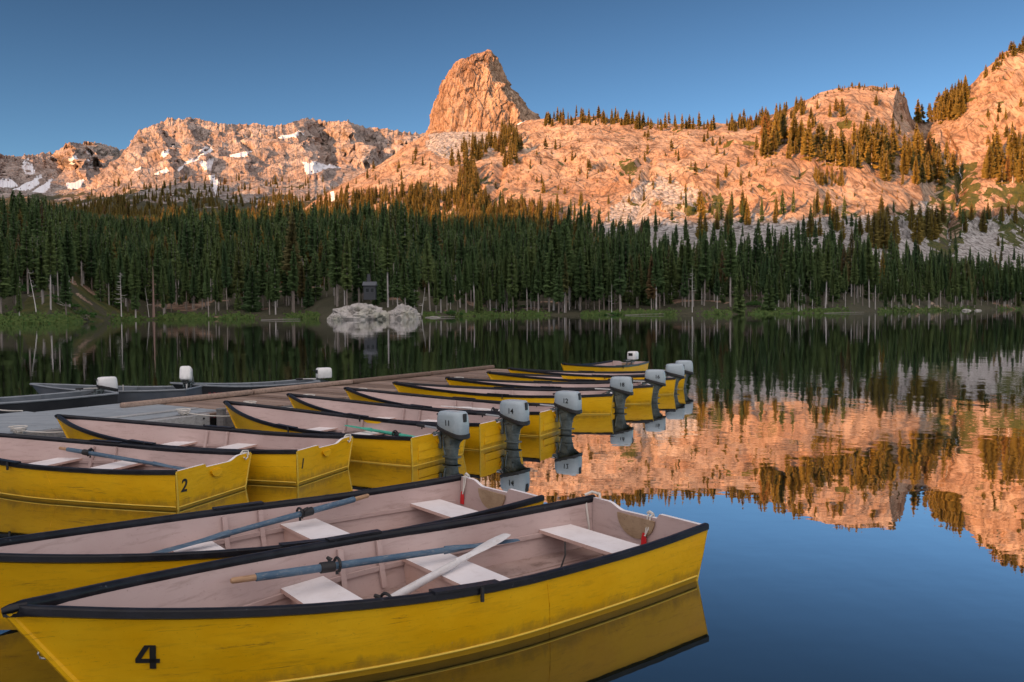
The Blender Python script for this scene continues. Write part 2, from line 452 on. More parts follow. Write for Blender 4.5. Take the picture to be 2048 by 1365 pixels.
def mat_granite(name, warm, pale, dark, joint_rot, s=1.0):
    """granite: streaks along the joints, stain patches, cracks; masks: veg, scree, snow, soil"""
    t = NT(name); co = t.coord()
    tilt = t.mapping(co, (1, 1, 1), joint_rot)
    n_big = t.noise(co, 0.012 * s, 5, 0.6)
    n_mid = t.noise(co, 0.04 * s, 7, 0.62, 0.6)
    streak = t.noise(t.mapping(tilt, (0.55, 0.3, 0.06)), 0.5 * s, 6, 0.7, 0.8)
    c = t.mix(t.ramp(n_big, [(0.35, 0.0), (0.68, 1.0)]), warm, pale)
    n_l = t.noise(t.mapping(tilt, (1, 1, 0.4)), 0.03 * s, 6, 0.65, 0.5)
    c = t.mix(t.math('MULTIPLY', t.ramp(n_l, [(0.40, 0.0), (0.66, 1.0)]), 0.75), c, (warm[0] * 0.82, warm[1] * 0.66, warm[2] * 0.58))
    c = t.mix(t.math('MULTIPLY', t.ramp(n_mid, [(0.48, 0.0), (0.72, 1.0)]), 0.7), c, dark)
    c = t.mix(t.math('MULTIPLY', t.ramp(streak, [(0.46, 0.0), (0.62, 1.0)]), 0.9), c, (dark[0] * 0.62, dark[1] * 0.6, dark[2] * 0.6))
    warp = t.mix(0.25, co, t.noise(co, 0.05 * s, 3, 0.5, 0.0, 'Color'), 'ADD')
    crack = t.voro(t.mapping(tilt, (1.0, 1.0, 0.45)), 0.055 * s, 'DISTANCE_TO_EDGE')
    cr = t.ramp(crack, [(0.0, 1.0), (0.05, 0.0)])
    crack2 = t.voro(t.mapping(tilt, (1.0, 1.0, 0.6)), 0.19 * s, 'DISTANCE_TO_EDGE')
    cr2 = t.ramp(crack2, [(0.0, 1.0), (0.07, 0.0)])
    gate = t.ramp(n_mid, [(0.42, 0.0), (0.6, 1.0)])
    crk = t.math('MULTIPLY', t.math('MAXIMUM', cr, t.math('MULTIPLY', cr2, 0.35)), gate)
    c = t.mix(t.math('MULTIPLY', crk, 0.85), c, (0.055, 0.04, 0.03))
    # scree: pale tumbled blocks
    sc_d = t.voro(co, 0.40 * s, 'F1', 'Distance'); sc_c = t.voro(co, 0.40 * s, 'F1', 'Color')
    scv = t.new('ShaderNodeSeparateColor'); t.l.new(sc_c, scv.inputs[0])
    sc_col = t.mix(scv.outputs[0], (0.28, 0.26, 0.245), (0.50, 0.475, 0.46))
    sc_col = t.mix(t.ramp(sc_d, [(0.5, 0.0), (0.85, 0.8)]), sc_col, (0.07, 0.06, 0.05))
    edge_n = t.math('MULTIPLY', t.math('SUBTRACT', t.noise(co, 0.16 * s, 5, 0.65), 0.5), 1.3)
    def mask(name):
        return t.ramp(t.math('ADD', t.attr(name), edge_n), [(0.42, 0.0), (0.58, 1.0)])
    c = t.mix(mask('scree'), c, sc_col)
    soil = t.mix(t.noise(co, 0.3 * s, 5, 0.6), (0.10, 0.085, 0.06), (0.05, 0.06, 0.03))
    c = t.mix(mask('soil'), c, soil)
    vg = t.mix(t.ramp(t.noise(co, 0.25 * s, 5, 0.65), [(0.35, 0.0), (0.65, 1.0)]), (0.045, 0.065, 0.02), (0.115, 0.105, 0.035))
    c = t.mix(mask('veg'), c, vg)
    snow = mask('snow')
    c = t.mix(t.math('MULTIPLY', snow, 0.93), c, (0.74, 0.75, 0.79))
    h = t.math('ADD', t.math('MULTIPLY', n_mid, 1.2), t.math('MULTIPLY', streak, 1.6))
    h = t.math('SUBTRACT', h, t.math('MULTIPLY', crk, 0.55))
    fine = t.noise(t.mapping(tilt, (1, 0.8, 0.3)), 0.8 * s, 6, 0.7)
    h = t.math('ADD', h, t.math('MULTIPLY', fine, 0.7))
    h = t.math('SUBTRACT', h, t.math('MULTIPLY', t.math('MULTIPLY', sc_d, mask('scree')), 0.9))
    bs = t.math('SUBTRACT', 1.0, t.math('MULTIPLY', snow, 0.9))
    nb = t.new('ShaderNodeBump'); t.l.new(h, nb.inputs['Height']); t.l.new(bs, nb.inputs['Strength'])
    nb.inputs['Distance'].default_value = 1.2 / s
    return t.done(c, 0.88, nb.outputs[0], **{'Specular_IOR_Level': 0.2})

M['granite'] = mat_granite('slope_granite', (0.405, 0.285, 0.205), (0.53, 0.415, 0.32), (0.20, 0.125, 0.085), (0, R(38), R(20)))
M['crag_rock'] = mat_granite('crag_granite', (0.39, 0.275, 0.195), (0.48, 0.36, 0.27), (0.19, 0.115, 0.075), (0, R(-9), R(0)))
M['far_rock'] = mat_granite('range_granite', (0.37, 0.305, 0.27), (0.50, 0.43, 0.39), (0.17, 0.14, 0.125), (0, R(12), R(10)), 0.45)

def mat_boulder():
    t = NT('pale_boulder_granite'); co = t.coord()
    n = t.noise(co, 0.5, 6, 0.65); s = t.noise(t.mapping(co, (1, 1, 0.25)), 0.9, 5, 0.65, 0.5)
    c = t.mix(t.ramp(n, [(0.35, 0.0), (0.65, 1.0)]), (0.34, 0.32, 0.295), (0.50, 0.475, 0.455))
    c = t.mix(t.math('MULTIPLY', t.ramp(s, [(0.5, 0.0), (0.68, 1.0)]), 0.7), c, (0.16, 0.14, 0.12))
    c = t.mix(t.math('MULTIPLY', t.ramp(t.noise(co, 0.25, 4, 0.6), [(0.5, 0.0), (0.65, 1.0)]), 0.45), c, (0.30, 0.31, 0.20))
    return t.done(c, 0.85, t.bump(t.math('ADD', n, s), 0.8, 0.5))
M['boulder'] = mat_boulder()

def mat_foliage(name, a, b, c_, rust):
    t = NT(name)
    oi = t.new('ShaderNodeObjectInfo'); rnd = oi.outputs['Random']; co = t.coord()
    c = t.ramp(rnd, [(0.0, a), (0.45, b), (0.95, c_), (1.0, rust)])
    n = t.noise(co, 0.9, 3, 0.6)
    c = t.mix(t.math('MULTIPLY', t.ramp(n, [(0.35, 1.0), (0.7, 0.0)]), 0.45), c, (a[0] * .7, a[1] * .75, a[2] * .8))
    t.done(c, 0.75, **{'Specular_IOR_Level': 0.15})
    return t.m
M['needles'] = mat_foliage('shaded_forest_needles', (0.046, 0.084, 0.033), (0.080, 0.128, 0.042), (0.12, 0.160, 0.050), (0.15, 0.085, 0.04))  # darker needle copy, the lower forest's shade is kept in its colour
M['sunlit_needles'] = mat_foliage('sunlit_gold_needles', (0.13, 0.104, 0.030), (0.20, 0.150, 0.036), (0.26, 0.185, 0.040), (0.26, 0.13, 0.05))  # lighter golden copy, sunlight on the slope trees is put into the colour

def mat_bark():
    t = NT('conifer_bark'); co = t.coord(); oi = t.new('ShaderNodeObjectInfo')
    n = t.noise(t.mapping(co, (4, 4, 0.8)), 1.0, 4, 0.65)
    pale = t.ramp(oi.outputs['Random'], [(0.0, (0.18, 0.145, 0.12)), (0.5, (0.34, 0.30, 0.27)), (1.0, (0.55, 0.52, 0.50))])
    c = t.mix(t.math('MULTIPLY', t.ramp(n, [(0.4, 0.0), (0.7, 1.0)]), 0.6), pale, (0.07, 0.05, 0.04))
    return t.done(c, 0.9)
M['bark'] = mat_bark()

def mat_leafy(name, a, b):
    t = NT(name); co = t.coord(); n = t.noise(co, 1.4, 4, 0.6)
    return t.done(t.mix(t.ramp(n, [(0.35, 0.0), (0.65, 1.0)]), a, b), 0.7, **{'Specular_IOR_Level': 0.2})
M['willow'] = mat_leafy('shore_willow_leaves', (0.035, 0.10, 0.025), (0.07, 0.15, 0.035))
M['grass'] = mat_leafy('shore_grass', (0.05, 0.11, 0.025), (0.13, 0.17, 0.05))
M['brush'] = mat_leafy('dry_slope_brush', (0.06, 0.075, 0.025), (0.13, 0.11, 0.04))

def mat_water():
    t = NT('lake_water'); n, l = t.n, t.l
    n.remove(t.b)
    co = t.coord()
    w1 = t.noise(t.mapping(co, (0.9, 0.55, 1)), 1.1, 3, 0.5)
    w2 = t.noise(t.mapping(co, (0.5, 1.0, 1)), 4.5, 2, 0.5)
    patch = t.ramp(t.noise(t.mapping(co, (0.5, 1.3, 1)), 0.045, 3, 0.5), [(0.42, 0.25), (0.62, 1.0)])
    h = t.math('MULTIPLY', t.math('ADD', w1, t.math('MULTIPLY', w2, 0.14)), patch)
    b = t.bump(h, 1.0, 0.0085)
    lw = t.new('ShaderNodeLayerWeight'); lw.inputs['Blend'].default_value = 0.5; l.new(b, lw.inputs['Normal'])
    refl = t.ramp(lw.outputs['Facing'], [(0.0, 0.03), (0.50, 0.13), (0.62, 0.34), (0.68, 0.49), (0.745, 0.68), (0.80, 0.72), (0.88, 0.78), (0.96, 0.92)])
    gl = t.new('ShaderNodeBsdfGlossy'); gl.inputs['Roughness'].default_value = 0.012; gl.inputs['Color'].default_value = (0.97, 0.98, 1.0, 1)
    l.new(b, gl.inputs['Normal'])
    df = t.new('ShaderNodeBsdfDiffuse'); df.inputs['Color'].default_value = (0.006, 0.009, 0.007, 1)
    mx = t.new('ShaderNodeMixShader'); l.new(refl, mx.inputs[0]); l.new(df.outputs[0], mx.inputs[1]); l.new(gl.outputs[0], mx.inputs[2])
    l.new(mx.outputs[0], t.o.inputs['Surface'])
    return t.m
M['water'] = mat_water()

# ------------------------------------------------------------------ land: the granite slope, the crag, the far range, the hill behind
rng = np.random.default_rng(7)

def curve_of(tab, X):
    t = np.array(tab, float)
    return np.interp(X, t[:, 0], t[:, 1])

def blur_cols(a, n):
    k = np.ones(n) / n
    p = np.pad(a, ((0, 0), (n // 2, n - 1 - n // 2)), mode='edge')
    return np.stack([np.convolve(r, k, 'valid') for r in p])

def blur_rows(a, n, start=0):
    return np.concatenate([a[:start], blur_cols(a[start:].T, n).T]) if start else blur_cols(a.T, n).T

def grid_faces(nr, nc):
    i = np.arange(nr - 1)[:, None] * nc + np.arange(nc - 1)[None, :]
    return np.stack([i, i + 1, i + nc + 1, i + nc], -1).reshape(-1, 4)

def grid_normals(P):
    du = np.gradient(P, axis=1); dv = np.gradient(P, axis=0)
    n = np.cross(du, dv)
    return n / (np.linalg.norm(n, axis=2, keepdims=True) + 1e-9)

XN = np.arange(-260, 2320, 2.4)
SHORE = [(-260, 185), (0, 168), (100, 164), (200, 205), (300, 237), (450, 232), (600, 231), (645, 214), (700, 204), (800, 208), (850, 244), (1000, 282), (1200, 271),
         (1400, 261), (1550, 272), (1700, 297), (1800, 350), (1900, 410), (2048, 466), (2320, 520)]
def shore_D(X): return curve_of(SHORE, X)
D1 = shore_D(XN)
ang = (XN - 1024) / F_PX
yh = horizon(XN)
def zof(y, D): return (yh - y) / F_PX * D + CAM_H
D2 = D1 + curve_of([(-260, 95), (300, 95), (1000, 100), (1500, 110), (1900, 95), (2320, 90)], XN)
z2 = curve_of([(-260, 26), (0, 24), (200, 20), (400, 17), (900, 15), (1300, 14), (1600, 16), (1800, 20), (2048, 22), (2320, 26)], XN)
D3 = curve_of([(-260, 560), (0, 560), (200, 620), (300, 680), (600, 690), (850, 640), (1000, 615), (1200, 580), (1400, 550), (1600, 535), (1800, 560), (2048, 640), (2320, 680)], XN)
y3 = curve_of([(-260, 444), (0, 446), (100, 450), (200, 453), (300, 454), (450, 454), (600, 448), (700, 452), (850, 455), (1000, 452), (1200, 462), (1400, 466),
               (1600, 468), (1750, 470), (1850, 478), (1950, 470), (2048, 462), (2320, 440)], XN)
D4 = curve_of([(-260, 640), (300, 740), (600, 755), (700, 745), (870, 745), (1000, 735), (1200, 690), (1400, 640), (1600, 618), (1700, 625), (1800, 650),
               (1840, 690), (1900, 720), (1940, 720), (2048, 695), (2320, 700)], XN)
y4 = curve_of([(-260, 456), (300, 462), (560, 448), (600, 428), (660, 412), (700, 402), (780, 378), (870, 352), (1000, 345), (1200, 345), (1350, 352), (1450, 335),
               (1530, 318), (1600, 318), (1700, 325), (1780, 328), (1840, 345), (1900, 350), (1930, 345), (1980, 320), (2048, 298), (2320, 270)], XN)
D5 = curve_of([(-260, 720), (300, 820), (600, 815), (640, 830), (700, 855), (780, 880), (870, 900), (1000, 905), (1070, 890), (1200, 845), (1400, 805), (1500, 800),
               (1600, 785), (1700, 765), (1790, 765), (1825, 820), (1850, 850), (1880, 845), (1930, 800), (1980, 780), (2320, 780)], XN)
y5 = curve_of([(-260, 462), (300, 466), (560, 450), (610, 415), (640, 397), (680, 376), (720, 352), (770, 322), (820, 290), (870, 266), (950, 258), (1000, 253),
               (1070, 240), (1120, 237), (1200, 234), (1300, 246), (1400, 249), (1500, 243), (1560, 229), (1600, 207), (1640, 186), (1690, 172), (1740, 169),
               (1790, 177), (1815, 200), (1830, 236), (1860, 238), (1885, 222), (1910, 200), (1935, 172), (1960, 142), (2000, 108), (2048, 86), (2120, 62), (2320, 60)], XN)
ST_D = np.stack([D1 - 30, D1, D1 + 4, D2, D3, D4, D5, D5 + 90, D5 + 420])
z3, z4, z5 = zof(y3, D3), zof(y4, D4), zof(y5, D5)
ST_z = np.stack([np.full_like(XN, -5.0), np.full_like(XN, -0.15), np.full_like(XN, 0.7), z2, z3, z4, z5, z5 - 18, z5 - 190])
sub = [3, 4, 60, 90, 190, 230, 36, 8]
rows_t = np.concatenate([k + np.arange(n) / n for k, n in enumerate(sub)] + [[len(sub)]])
NR, NC = len(rows_t), len(XN)
k0 = np.minimum(rows_t.astype(int), len(sub) - 1); fr = (rows_t - k0)[:, None]
GD = ST_D[k0] * (1 - fr) + ST_D[k0 + 1] * fr
GZ = ST_z[k0] * (1 - fr) + ST_z[k0 + 1] * fr
GZ = blur_rows(GZ, 25, 12); GD = blur_rows(GD, 25, 12)
GZ = blur_cols(GZ, 5)
P = np.stack([ang[None, :] * GD, GD, GZ], -1)
N0 = grid_normals(P); N0[N0[:, :, 2] < 0] *= -1
pf = P.reshape(-1, 3)
RT = np.repeat(rows_t, NC)                       # station coordinate per vertex
PX0 = np.tile(XN, NR)
rock = sstep(3.7, 4.25, RT) * sstep(560, 720, PX0 + 60 * (RT - 4)) * (1 - 0.75 * sstep(6.02, 6.3, RT))
# joints dip from upper right to lower left
ca, sa = math.cos(R(33)), math.sin(R(33))
J = np.stack([pf[:, 0] * ca - pf[:, 2] * sa, pf[:, 1] * 0.7, pf[:, 0] * sa + pf[:, 2] * ca], -1)
w0 = fbm(pf / 60, 3, 3)
d = fbm(pf / 95, 3, 5) * 11.0
d += (ridged(J / np.array([42, 85, 110]), 4, 9) - 0.9) * 4.0
f1, f2, rid = worley(J / np.array([17, 14, 9]) + w0[:, None] * 0.5, 21)
d += (rid - 0.5) * 1.3 - 0.9 * sstep(0, .5, w0 + .2) * (1 - sstep(0.0, 0.12, f2 - f1))
g1, g2, rid2 = worley(J / np.array([6.5, 5.5, 3.6]) + w0[:, None] * 0.8, 31)
d += (rid2 - 0.5) * 0.35 - 0.3 * sstep(-.1, .4, -w0) * (1 - sstep(0.0, 0.14, g2 - g1))
d += fbm(pf / 7.0, 3, 41) * 0.3
# walls and narrow ledges, dipping to the left
tq = (pf[:, 2] - 0.22 * pf[:, 0]) / 24.0 + fbm(pf / 60, 3, 43) * 1.5
fq = tq - np.floor(tq)
d += (np.where(fq < 0.8, fq / 0.8, (1 - fq) / 0.2) - 0.5) * 9.0 * sstep(-0.25, 0.35, fbm(pf / 80, 2, 45))
# channels cut by water: the stream gully and the notch beside the dome
def px_dist(px, py, line_):
    b_ = np.full(len(px), 1e9)
    for (xa, ya), (xb, yb) in zip(line_[:-1], line_[1:]):
        vx, vy = xb - xa, yb - ya
        s_ = np.clip(((px - xa) * vx + (py - ya) * vy) / (vx * vx + vy * vy), 0, 1)
        b_ = np.minimum(b_, np.hypot(px - xa - s_ * vx, py - ya - s_ * vy))
    return b_
qx, qy = project(pf)
d -= 13.0 * np.clip(1 - px_dist(qx, qy, [(1893, 275), (1910, 315), (1921, 350), (1923, 400), (1910, 440), (1896, 500)]) / 13, 0, 1)
d -= 24.0 * np.clip(1 - px_dist(qx, qy, [(1822, 190), (1836, 235), (1850, 262)]) / 20, 0, 1)
d -= 7.0 * np.clip(1 - px_dist(qx, qy, [(1655, 395), (1672, 430), (1680, 460)]) / 9, 0, 1)
d -= 6.0 * np.clip(1 - px_dist(qx, qy, [(1305, 330), (1290, 380), (1270, 430)]) / 14, 0, 1)
d -= 7.0 * np.clip(1 - px_dist(qx, qy, [(1010, 330), (985, 385), (960, 440)]) / 14, 0, 1)
d -= 5.0 * np.clip(1 - px_dist(qx, qy, [(1530, 270), (1480, 330), (1440, 370), (1390, 410)]) / 11, 0, 1)
low = sstep(1.9, 2.4, RT)
d_floor = fbm(pf / 40, 3, 51) * 2.6 + fbm(pf / 9, 2, 61) * 0.5
shoreline = sstep(1.0, 2.1, RT)
crest_keep = 1 - 0.72 * sstep(5.6, 6.0, RT) * (1 - sstep(6.0, 6.05, RT)) - 0.6 * sstep(6.0, 6.05, RT)
disp = d * rock * crest_keep + d_floor * low * (1 - rock * 0.7)
nf = N0.reshape(-1, 3).copy(); nf[:, 2] *= 0.55
pf2 = pf + nf * disp[:, None]
pf2[:, 2] += (fbm(pf / 14, 3, 71) * 2.2 * sstep(5.85, 6.0, RT) * rock)
shore_wig = fbm(pf / 22, 3, 81) * 3.5 * (1 - sstep(1.5, 2.6, RT))
pf2[:, 1] += shore_wig
NP = pf2.reshape(NR, NC, 3)
npx, npy = project(pf2)
NPY = npy.reshape(NR, NC)

def mask(polys, px, py, soft=6.0, seed=0):
    """1 inside the outlines, with an edge broken by noise"""
    wx = fbm(np.stack([px / 14, py / 14, px * 0], -1), 3, seed + 90) * soft
    wy = fbm(np.stack([px / 14 + 40, py / 14, px * 0], -1), 3, seed + 91) * soft
    m = np.zeros(len(px), bool)
    for p in polys: m |= in_poly(px + wx, py + wy, p)
    return m.astype(float)

scree = mask([[(1190, 480), (1225, 415), (1290, 360), (1340, 365), (1300, 420), (1260, 500)],
              [(1290, 430), (1400, 445), (1500, 430), (1600, 438), (1700, 432), (1800, 430), (1850, 400), (1880, 420), (1880, 540), (1300, 540)],
              [(1930, 440), (2048, 425), (2140, 420), (2140, 560), (1900, 540)],
              [(860, 268), (960, 255), (1010, 262), (990, 300), (900, 320), (850, 300)],
              [(960, 440), (1010, 430), (1020, 520), (960, 520)], [(1310, 350), (1400, 380), (1420, 430), (1330, 430)]], npx, npy, 8, 1)
veg = mask([[(35, 655), (50, 600), (95, 560), (150, 535), (225, 575), (285, 632), (300, 655)], [(1885, 345), (1900, 330), (1950, 325), (1962, 400), (1938, 450), (1920, 500), (1870, 520), (1840, 450), (1860, 390)],
            [(1960, 385), (2060, 335), (2120, 330), (2120, 425), (1985, 425)], [(1385, 405), (1440, 385), (1455, 410), (1400, 430)],
            [(1240, 320), (1275, 320), (1275, 350), (1240, 350)], [(1780, 430), (1830, 420), (1830, 440), (1790, 445)],
            [(1990, 440), (2140, 430), (2140, 500), (2000, 490)]], npx, npy, 9, 2)
veg = np.maximum(veg, 0.9 * (fbm(pf / np.array([16, 16, 5]), 4, 93) > 0.66) * (RT > 4.1) * (RT < 6.1))
ledge = (fq > 0.80) * (fbm(pf / np.array([13, 13, 8]), 3, 101) > 0.02) * (RT > 4.05) * (RT < 5.95) * sstep(-0.1, 0.3, fbm(pf / 80, 2, 45))
veg = np.maximum(veg, 0.85 * ledge)
veg = veg * (fbm(pf / np.array([9, 9, 6]), 4, 99) > -0.12)
snow = mask([[(1012, 246), (1026, 236), (1058, 239), (1038, 250)], [(660, 384), (668, 380), (670, 400), (663, 404)]], npx, npy, 3, 3)
soil = np.clip(1.0 - sstep(3.75, 4.15, RT) + 0.9 * (fbm(pf / 22, 3, 95) > 0.35) * (RT < 4.9) * (npx < 1080), 0, 1)
soil = np.clip(soil - 0.9 * scree, 0, 1) * (1 - 0.8 * (fbm(pf / 18, 3, 97) > 0.42))
land = mesh_np('granite_slope', pf2, grid_faces(NR, NC), M['granite'], smooth=False,
               attrs=dict(scree=scree, veg=veg, snow=snow, soil=soil))
tag(land, 'sunlit granite mountain slope rising above the forest on the far shore', None, None, 'structure')

def ground_px(u, v, back=False):
    """point of the slope that shows at pixel (u, v): first row from the shore whose projection climbs to v"""
    c = int(np.clip(round((u - XN[0]) / 2.4), 0, NC - 1))
    col = NPY[:, c]
    hit = np.nonzero(col[7:] <= v)[0]
    if len(hit) == 0: return None
    return Vector(NP[hit[0] + 7, c])

def ground_D(u, D):
    c = int(np.clip(round((u - XN[0]) / 2.4), 0, NC - 1))
    yy = NP[:, c, 1]
    i = int(np.clip(np.searchsorted(yy[4:480], D) + 4, 4, 480))
    t = (D - yy[i - 1]) / max(yy[i] - yy[i - 1], 1e-3)
    q = NP[i - 1, c] * (1 - t) + NP[i, c] * t
    return Vector(q)

# ---- the crag: a tower standing on the ridge
CR_D = 935.0
cr = np.array([(98, 977, 987), (103, 970, 994), (109, 950, 1000), (116, 936, 1003), (124, 914, 1006), (140, 903, 1011), (160, 891, 1019), (180, 884, 1032),
               (200, 879, 1047), (220, 873, 1063), (238, 868, 1080), (262, 861, 1098), (290, 850, 1112), (330, 835, 1130)], float)
ncr, nra = 170, 420
yl = np.interp(np.linspace(0, 1, ncr), np.linspace(0, 1, len(cr)), cr[:, 0])
Lx = np.interp(yl, cr[:, 0], cr[:, 1]); Rx = np.interp(yl, cr[:, 0], cr[:, 2])
poly = np.array([(-1, .15), (-.9, -.5), (-.55, -.86), (0.0, -1.0), (.52, -.95), (.78, -.40), (1.0, .15), (.75, .8), (0, 1), (-.7, .85)])
pa = np.unwrap(np.arctan2(poly[:, 1], poly[:, 0])); pr = np.hypot(poly[:, 0], poly[:, 1])
th = np.linspace(0, 2 * np.pi, nra, endpoint=False)
o = np.argsort(np.mod(pa, 2 * np.pi)); a_s = np.mod(pa, 2 * np.pi)[o]; r_s = pr[o]
sx = np.interp(th, np.r_[a_s - 2 * np.pi, a_s, a_s + 2 * np.pi], np.r_[poly[o, 0]] .tolist() * 3)
sy = np.interp(th, np.r_[a_s - 2 * np.pi, a_s, a_s + 2 * np.pi], np.r_[poly[o, 1]] .tolist() * 3)
uc = ((Lx + Rx) / 2 - 1024) / F_PX * CR_D; hw = (Rx - Lx) / 2 / F_PX * CR_D
zc = (horizon(970) - (yl + 13 * sstep(230, 110, yl))) / F_PX * CR_D + CAM_H
hd = np.interp(yl, [98, 116, 150, 262, 330], [6, 17, 30, 48, 58])
CP = np.stack([uc[:, None] + hw[:, None] * sx[None], CR_D - 4 + hd[:, None] * sy[None] + 0 * uc[:, None], np.repeat(zc[:, None], nra, 1)], -1)
cn = np.stack([sx, sy, 0 * sx + 0.15], -1); cn /= np.linalg.norm(cn, axis=1, keepdims=True)
cpf = CP.reshape(-1, 3); cnf = np.tile(cn, (ncr, 1))
cw = fbm(cpf / 25, 3, 203)
dd = (ridged(cpf / np.array([20, 20, 70]), 4, 205) - 0.9) * 3.2
q1, q2, qr = worley(cpf / np.array([9, 9, 22]) + cw[:, None] * 0.5, 207)
dd += (qr - 0.5) * 2.6 - 1.6 * (1 - sstep(0, .14, q2 - q1))
q1, q2, qr = worley(cpf / np.array([3.6, 3.6, 7]) + cw[:, None] * 0.9, 209)
dd += (qr - 0.5) * 0.8 - 0.7 * (1 - sstep(0, .14, q2 - q1))
dd += fbm(cpf / 4.5, 3, 211) * 0.9
topfade = np.repeat(sstep(97, 122, yl), nra) * 0.75 + 0.25
cpf = cpf + cnf * (dd * topfade)[:, None]
cpf[:, 2] += fbm(cpf / 8, 3, 213) * 1.2
top = cpf[:nra].mean(0) + np.array([0, 0, 1.0])
CV = np.vstack([cpf, top[None]])
cf = np.stack([np.arange(nra), np.roll(np.arange(nra), -1)], -1)
quads = np.concatenate([np.stack([i * nra + cf[:, 0], (i + 1) * nra + cf[:, 0], (i + 1) * nra + cf[:, 1], i * nra + cf[:, 1]], -1) for i in range(ncr - 1)])
tris = np.stack([np.full(nra, len(cpf)), cf[:, 0], cf[:, 1]], -1)
crag = mesh_np('crag', CV, [quads, tris], M['crag_rock'], smooth=False)
tag(crag, 'tall blocky granite crag standing on the ridge line', None, None, 'structure')

# ---- far alpine range, two massifs
def far_range(name, label, X, crest, Dc, w, Ds, base, snow_polys, fold, amp, seed, nrow):
    u = (X - 1024) / F_PX; h_ = horizon(X); cy = curve_of(crest, X)
    cy = cy + fbm(np.stack([X / 7, X * 0 + seed, X * 0], -1), 4, seed) * 5.0
    Y = np.stack([cy + (np.maximum(base, cy + 18) - cy) * wi for wi in w]); D = np.stack([np.full_like(X, di) for di in Ds])
    Z = (h_ - Y) / F_PX * D + CAM_H
    Y2 = Z[-1] - 260
    D = np.vstack([D, D[-1] + 380]); Z = np.vstack([Z, Y2])
    n = D.shape[0] - 1
    t = np.concatenate([np.linspace(0, n - 1, nrow, endpoint=False), np.linspace(n - 1, n, 14)])
    k = np.minimum(t.astype(int), n - 1); f_ = (t - k)[:, None]
    GD_ = D[k] * (1 - f_) + D[k + 1] * f_; GZ_ = Z[k] * (1 - f_) + Z[k + 1] * f_
    Pp = np.stack([u[None] * GD_, GD_, GZ_], -1)
    nn = grid_normals(Pp); nn[nn[:, :, 2] < 0] *= -1
    q = Pp.reshape(-1, 3); tt = np.repeat(t / (n - 1), len(X)); nf_ = nn.reshape(-1, 3).copy(); nf_[:, 2] *= 0.4
    px, py = project(q)
    up = sstep(0.45, 0.85, tt) * (1 - 0.8 * sstep(0.97, 1.0, tt))
    lat = np.stack([q[:, 0], q[:, 1] * 0.35, q[:, 2] * 0.30], -1)
    dd_ = (ridged(lat / 70, 4, seed + 1, 0.5) - 0.9) * amp * (0.35 + 0.65 * up) * (1 - 0.9 * sstep(.90, 1.0, tt))
    dd_ += fbm(q / 160, 3, seed + 3) * amp * 0.9 * (1 - .8 * sstep(.9, 1.0, tt))
    a_, b_, c_ = worley(np.stack([q[:, 0], q[:, 1] * .6, q[:, 2] * .5], -1) / 26 + fbm(q / 70, 2, seed + 5)[:, None] * .5, seed + 7)
    dd_ += ((c_ - .5) * 3 - 2 * (1 - sstep(0, .12, b_ - a_))) * (0.25 + 0.75 * up)
    dd_ += fbm(q / 22, 3, seed + 9) * 2.0
    fpx = px - 0.45 * (py - 280) + 16 * fbm(np.stack([px / 30, py / 22, px * 0], -1), 4, seed + 51)
    fo = 2.1 * curve_of(fold, fpx) * sstep(372, 330, py) if fold else 0      # folds of the face: depth added (m) along the range
    sn = mask(snow_polys, px, py, 2.4, seed) * (fbm(np.stack([px / 9, py / 5, px * 0], -1), 3, seed + 31) > -0.5)
    flat = 1 - 0.92 * sn
    q = q + nf_ * (dd_ * flat)[:, None]
    sc_ = 1 + fo / q[:, 1]
    q = q * sc_[:, None]
    sn = np.maximum(sn, 0)
    tr = ((fbm(q / 45, 3, seed + 13) + (py - 385) / 45) > 0.35) * (py > 360)
    o_ = mesh_np(name, q, grid_faces(len(t), len(X)), M['far_rock'], smooth=False,
                 attrs=dict(snow=sn, veg=0 * sn, scree=0.45 * (1 - up), soil=0.85 * tr))
    return tag(o_, label, None, None, 'structure'), q.reshape(len(t), len(X), 3), py.reshape(len(t), len(X))

_, FB, FBY = far_range('far_range', 'pale sunlit alpine ridge with snow patches left of the crag', np.arange(30, 960, 1.5),
    [(30, 425), (100, 412), (150, 395), (200, 366), (215, 356), (230, 341), (260, 309), (280, 277), (290, 263), (310, 258), (330, 250), (345, 240), (355, 240), (375, 243),
     (390, 238), (420, 246), (450, 252), (490, 252), (520, 250), (550, 256), (580, 252), (610, 242), (625, 240), (650, 246), (700, 246), (740, 258),
     (790, 262), (820, 268), (960, 275)], 2400, [1.35, 1.0, 0.72, 0.42, 0.0], [850, 1150, 1500, 1900, 2400], 428,
    [[(458, 309), (503, 301), (500, 309), (470, 316)], [(350, 341), (418, 298), (424, 292), (425, 302), (392, 324), (356, 342)], [(306, 347), (334, 336), (334, 342), (312, 350)],
     [(322, 312), (348, 288), (351, 291), (328, 314)], [(556, 275), (585, 266), (606, 263), (590, 272), (560, 278)], [(398, 327), (428, 320), (424, 336), (410, 335)],
     [(418, 352), (432, 350), (441, 372), (432, 390), (424, 378)], [(604, 324), (640, 327), (684, 338), (655, 344), (612, 347)], [(268, 338), (282, 333), (280, 341), (268, 344)],
     [(400, 300), (412, 292), (418, 294), (404, 303)]],
[(30, 0), (285, 0), (322, -25), (338, 35), (388, -20), (404, 30), (470, -30), (486, 5), (545, -30), (600, -45), (646, 95), (714, -30), (752, 75), (815, 0), (960, 0)], 30, 301, 230)
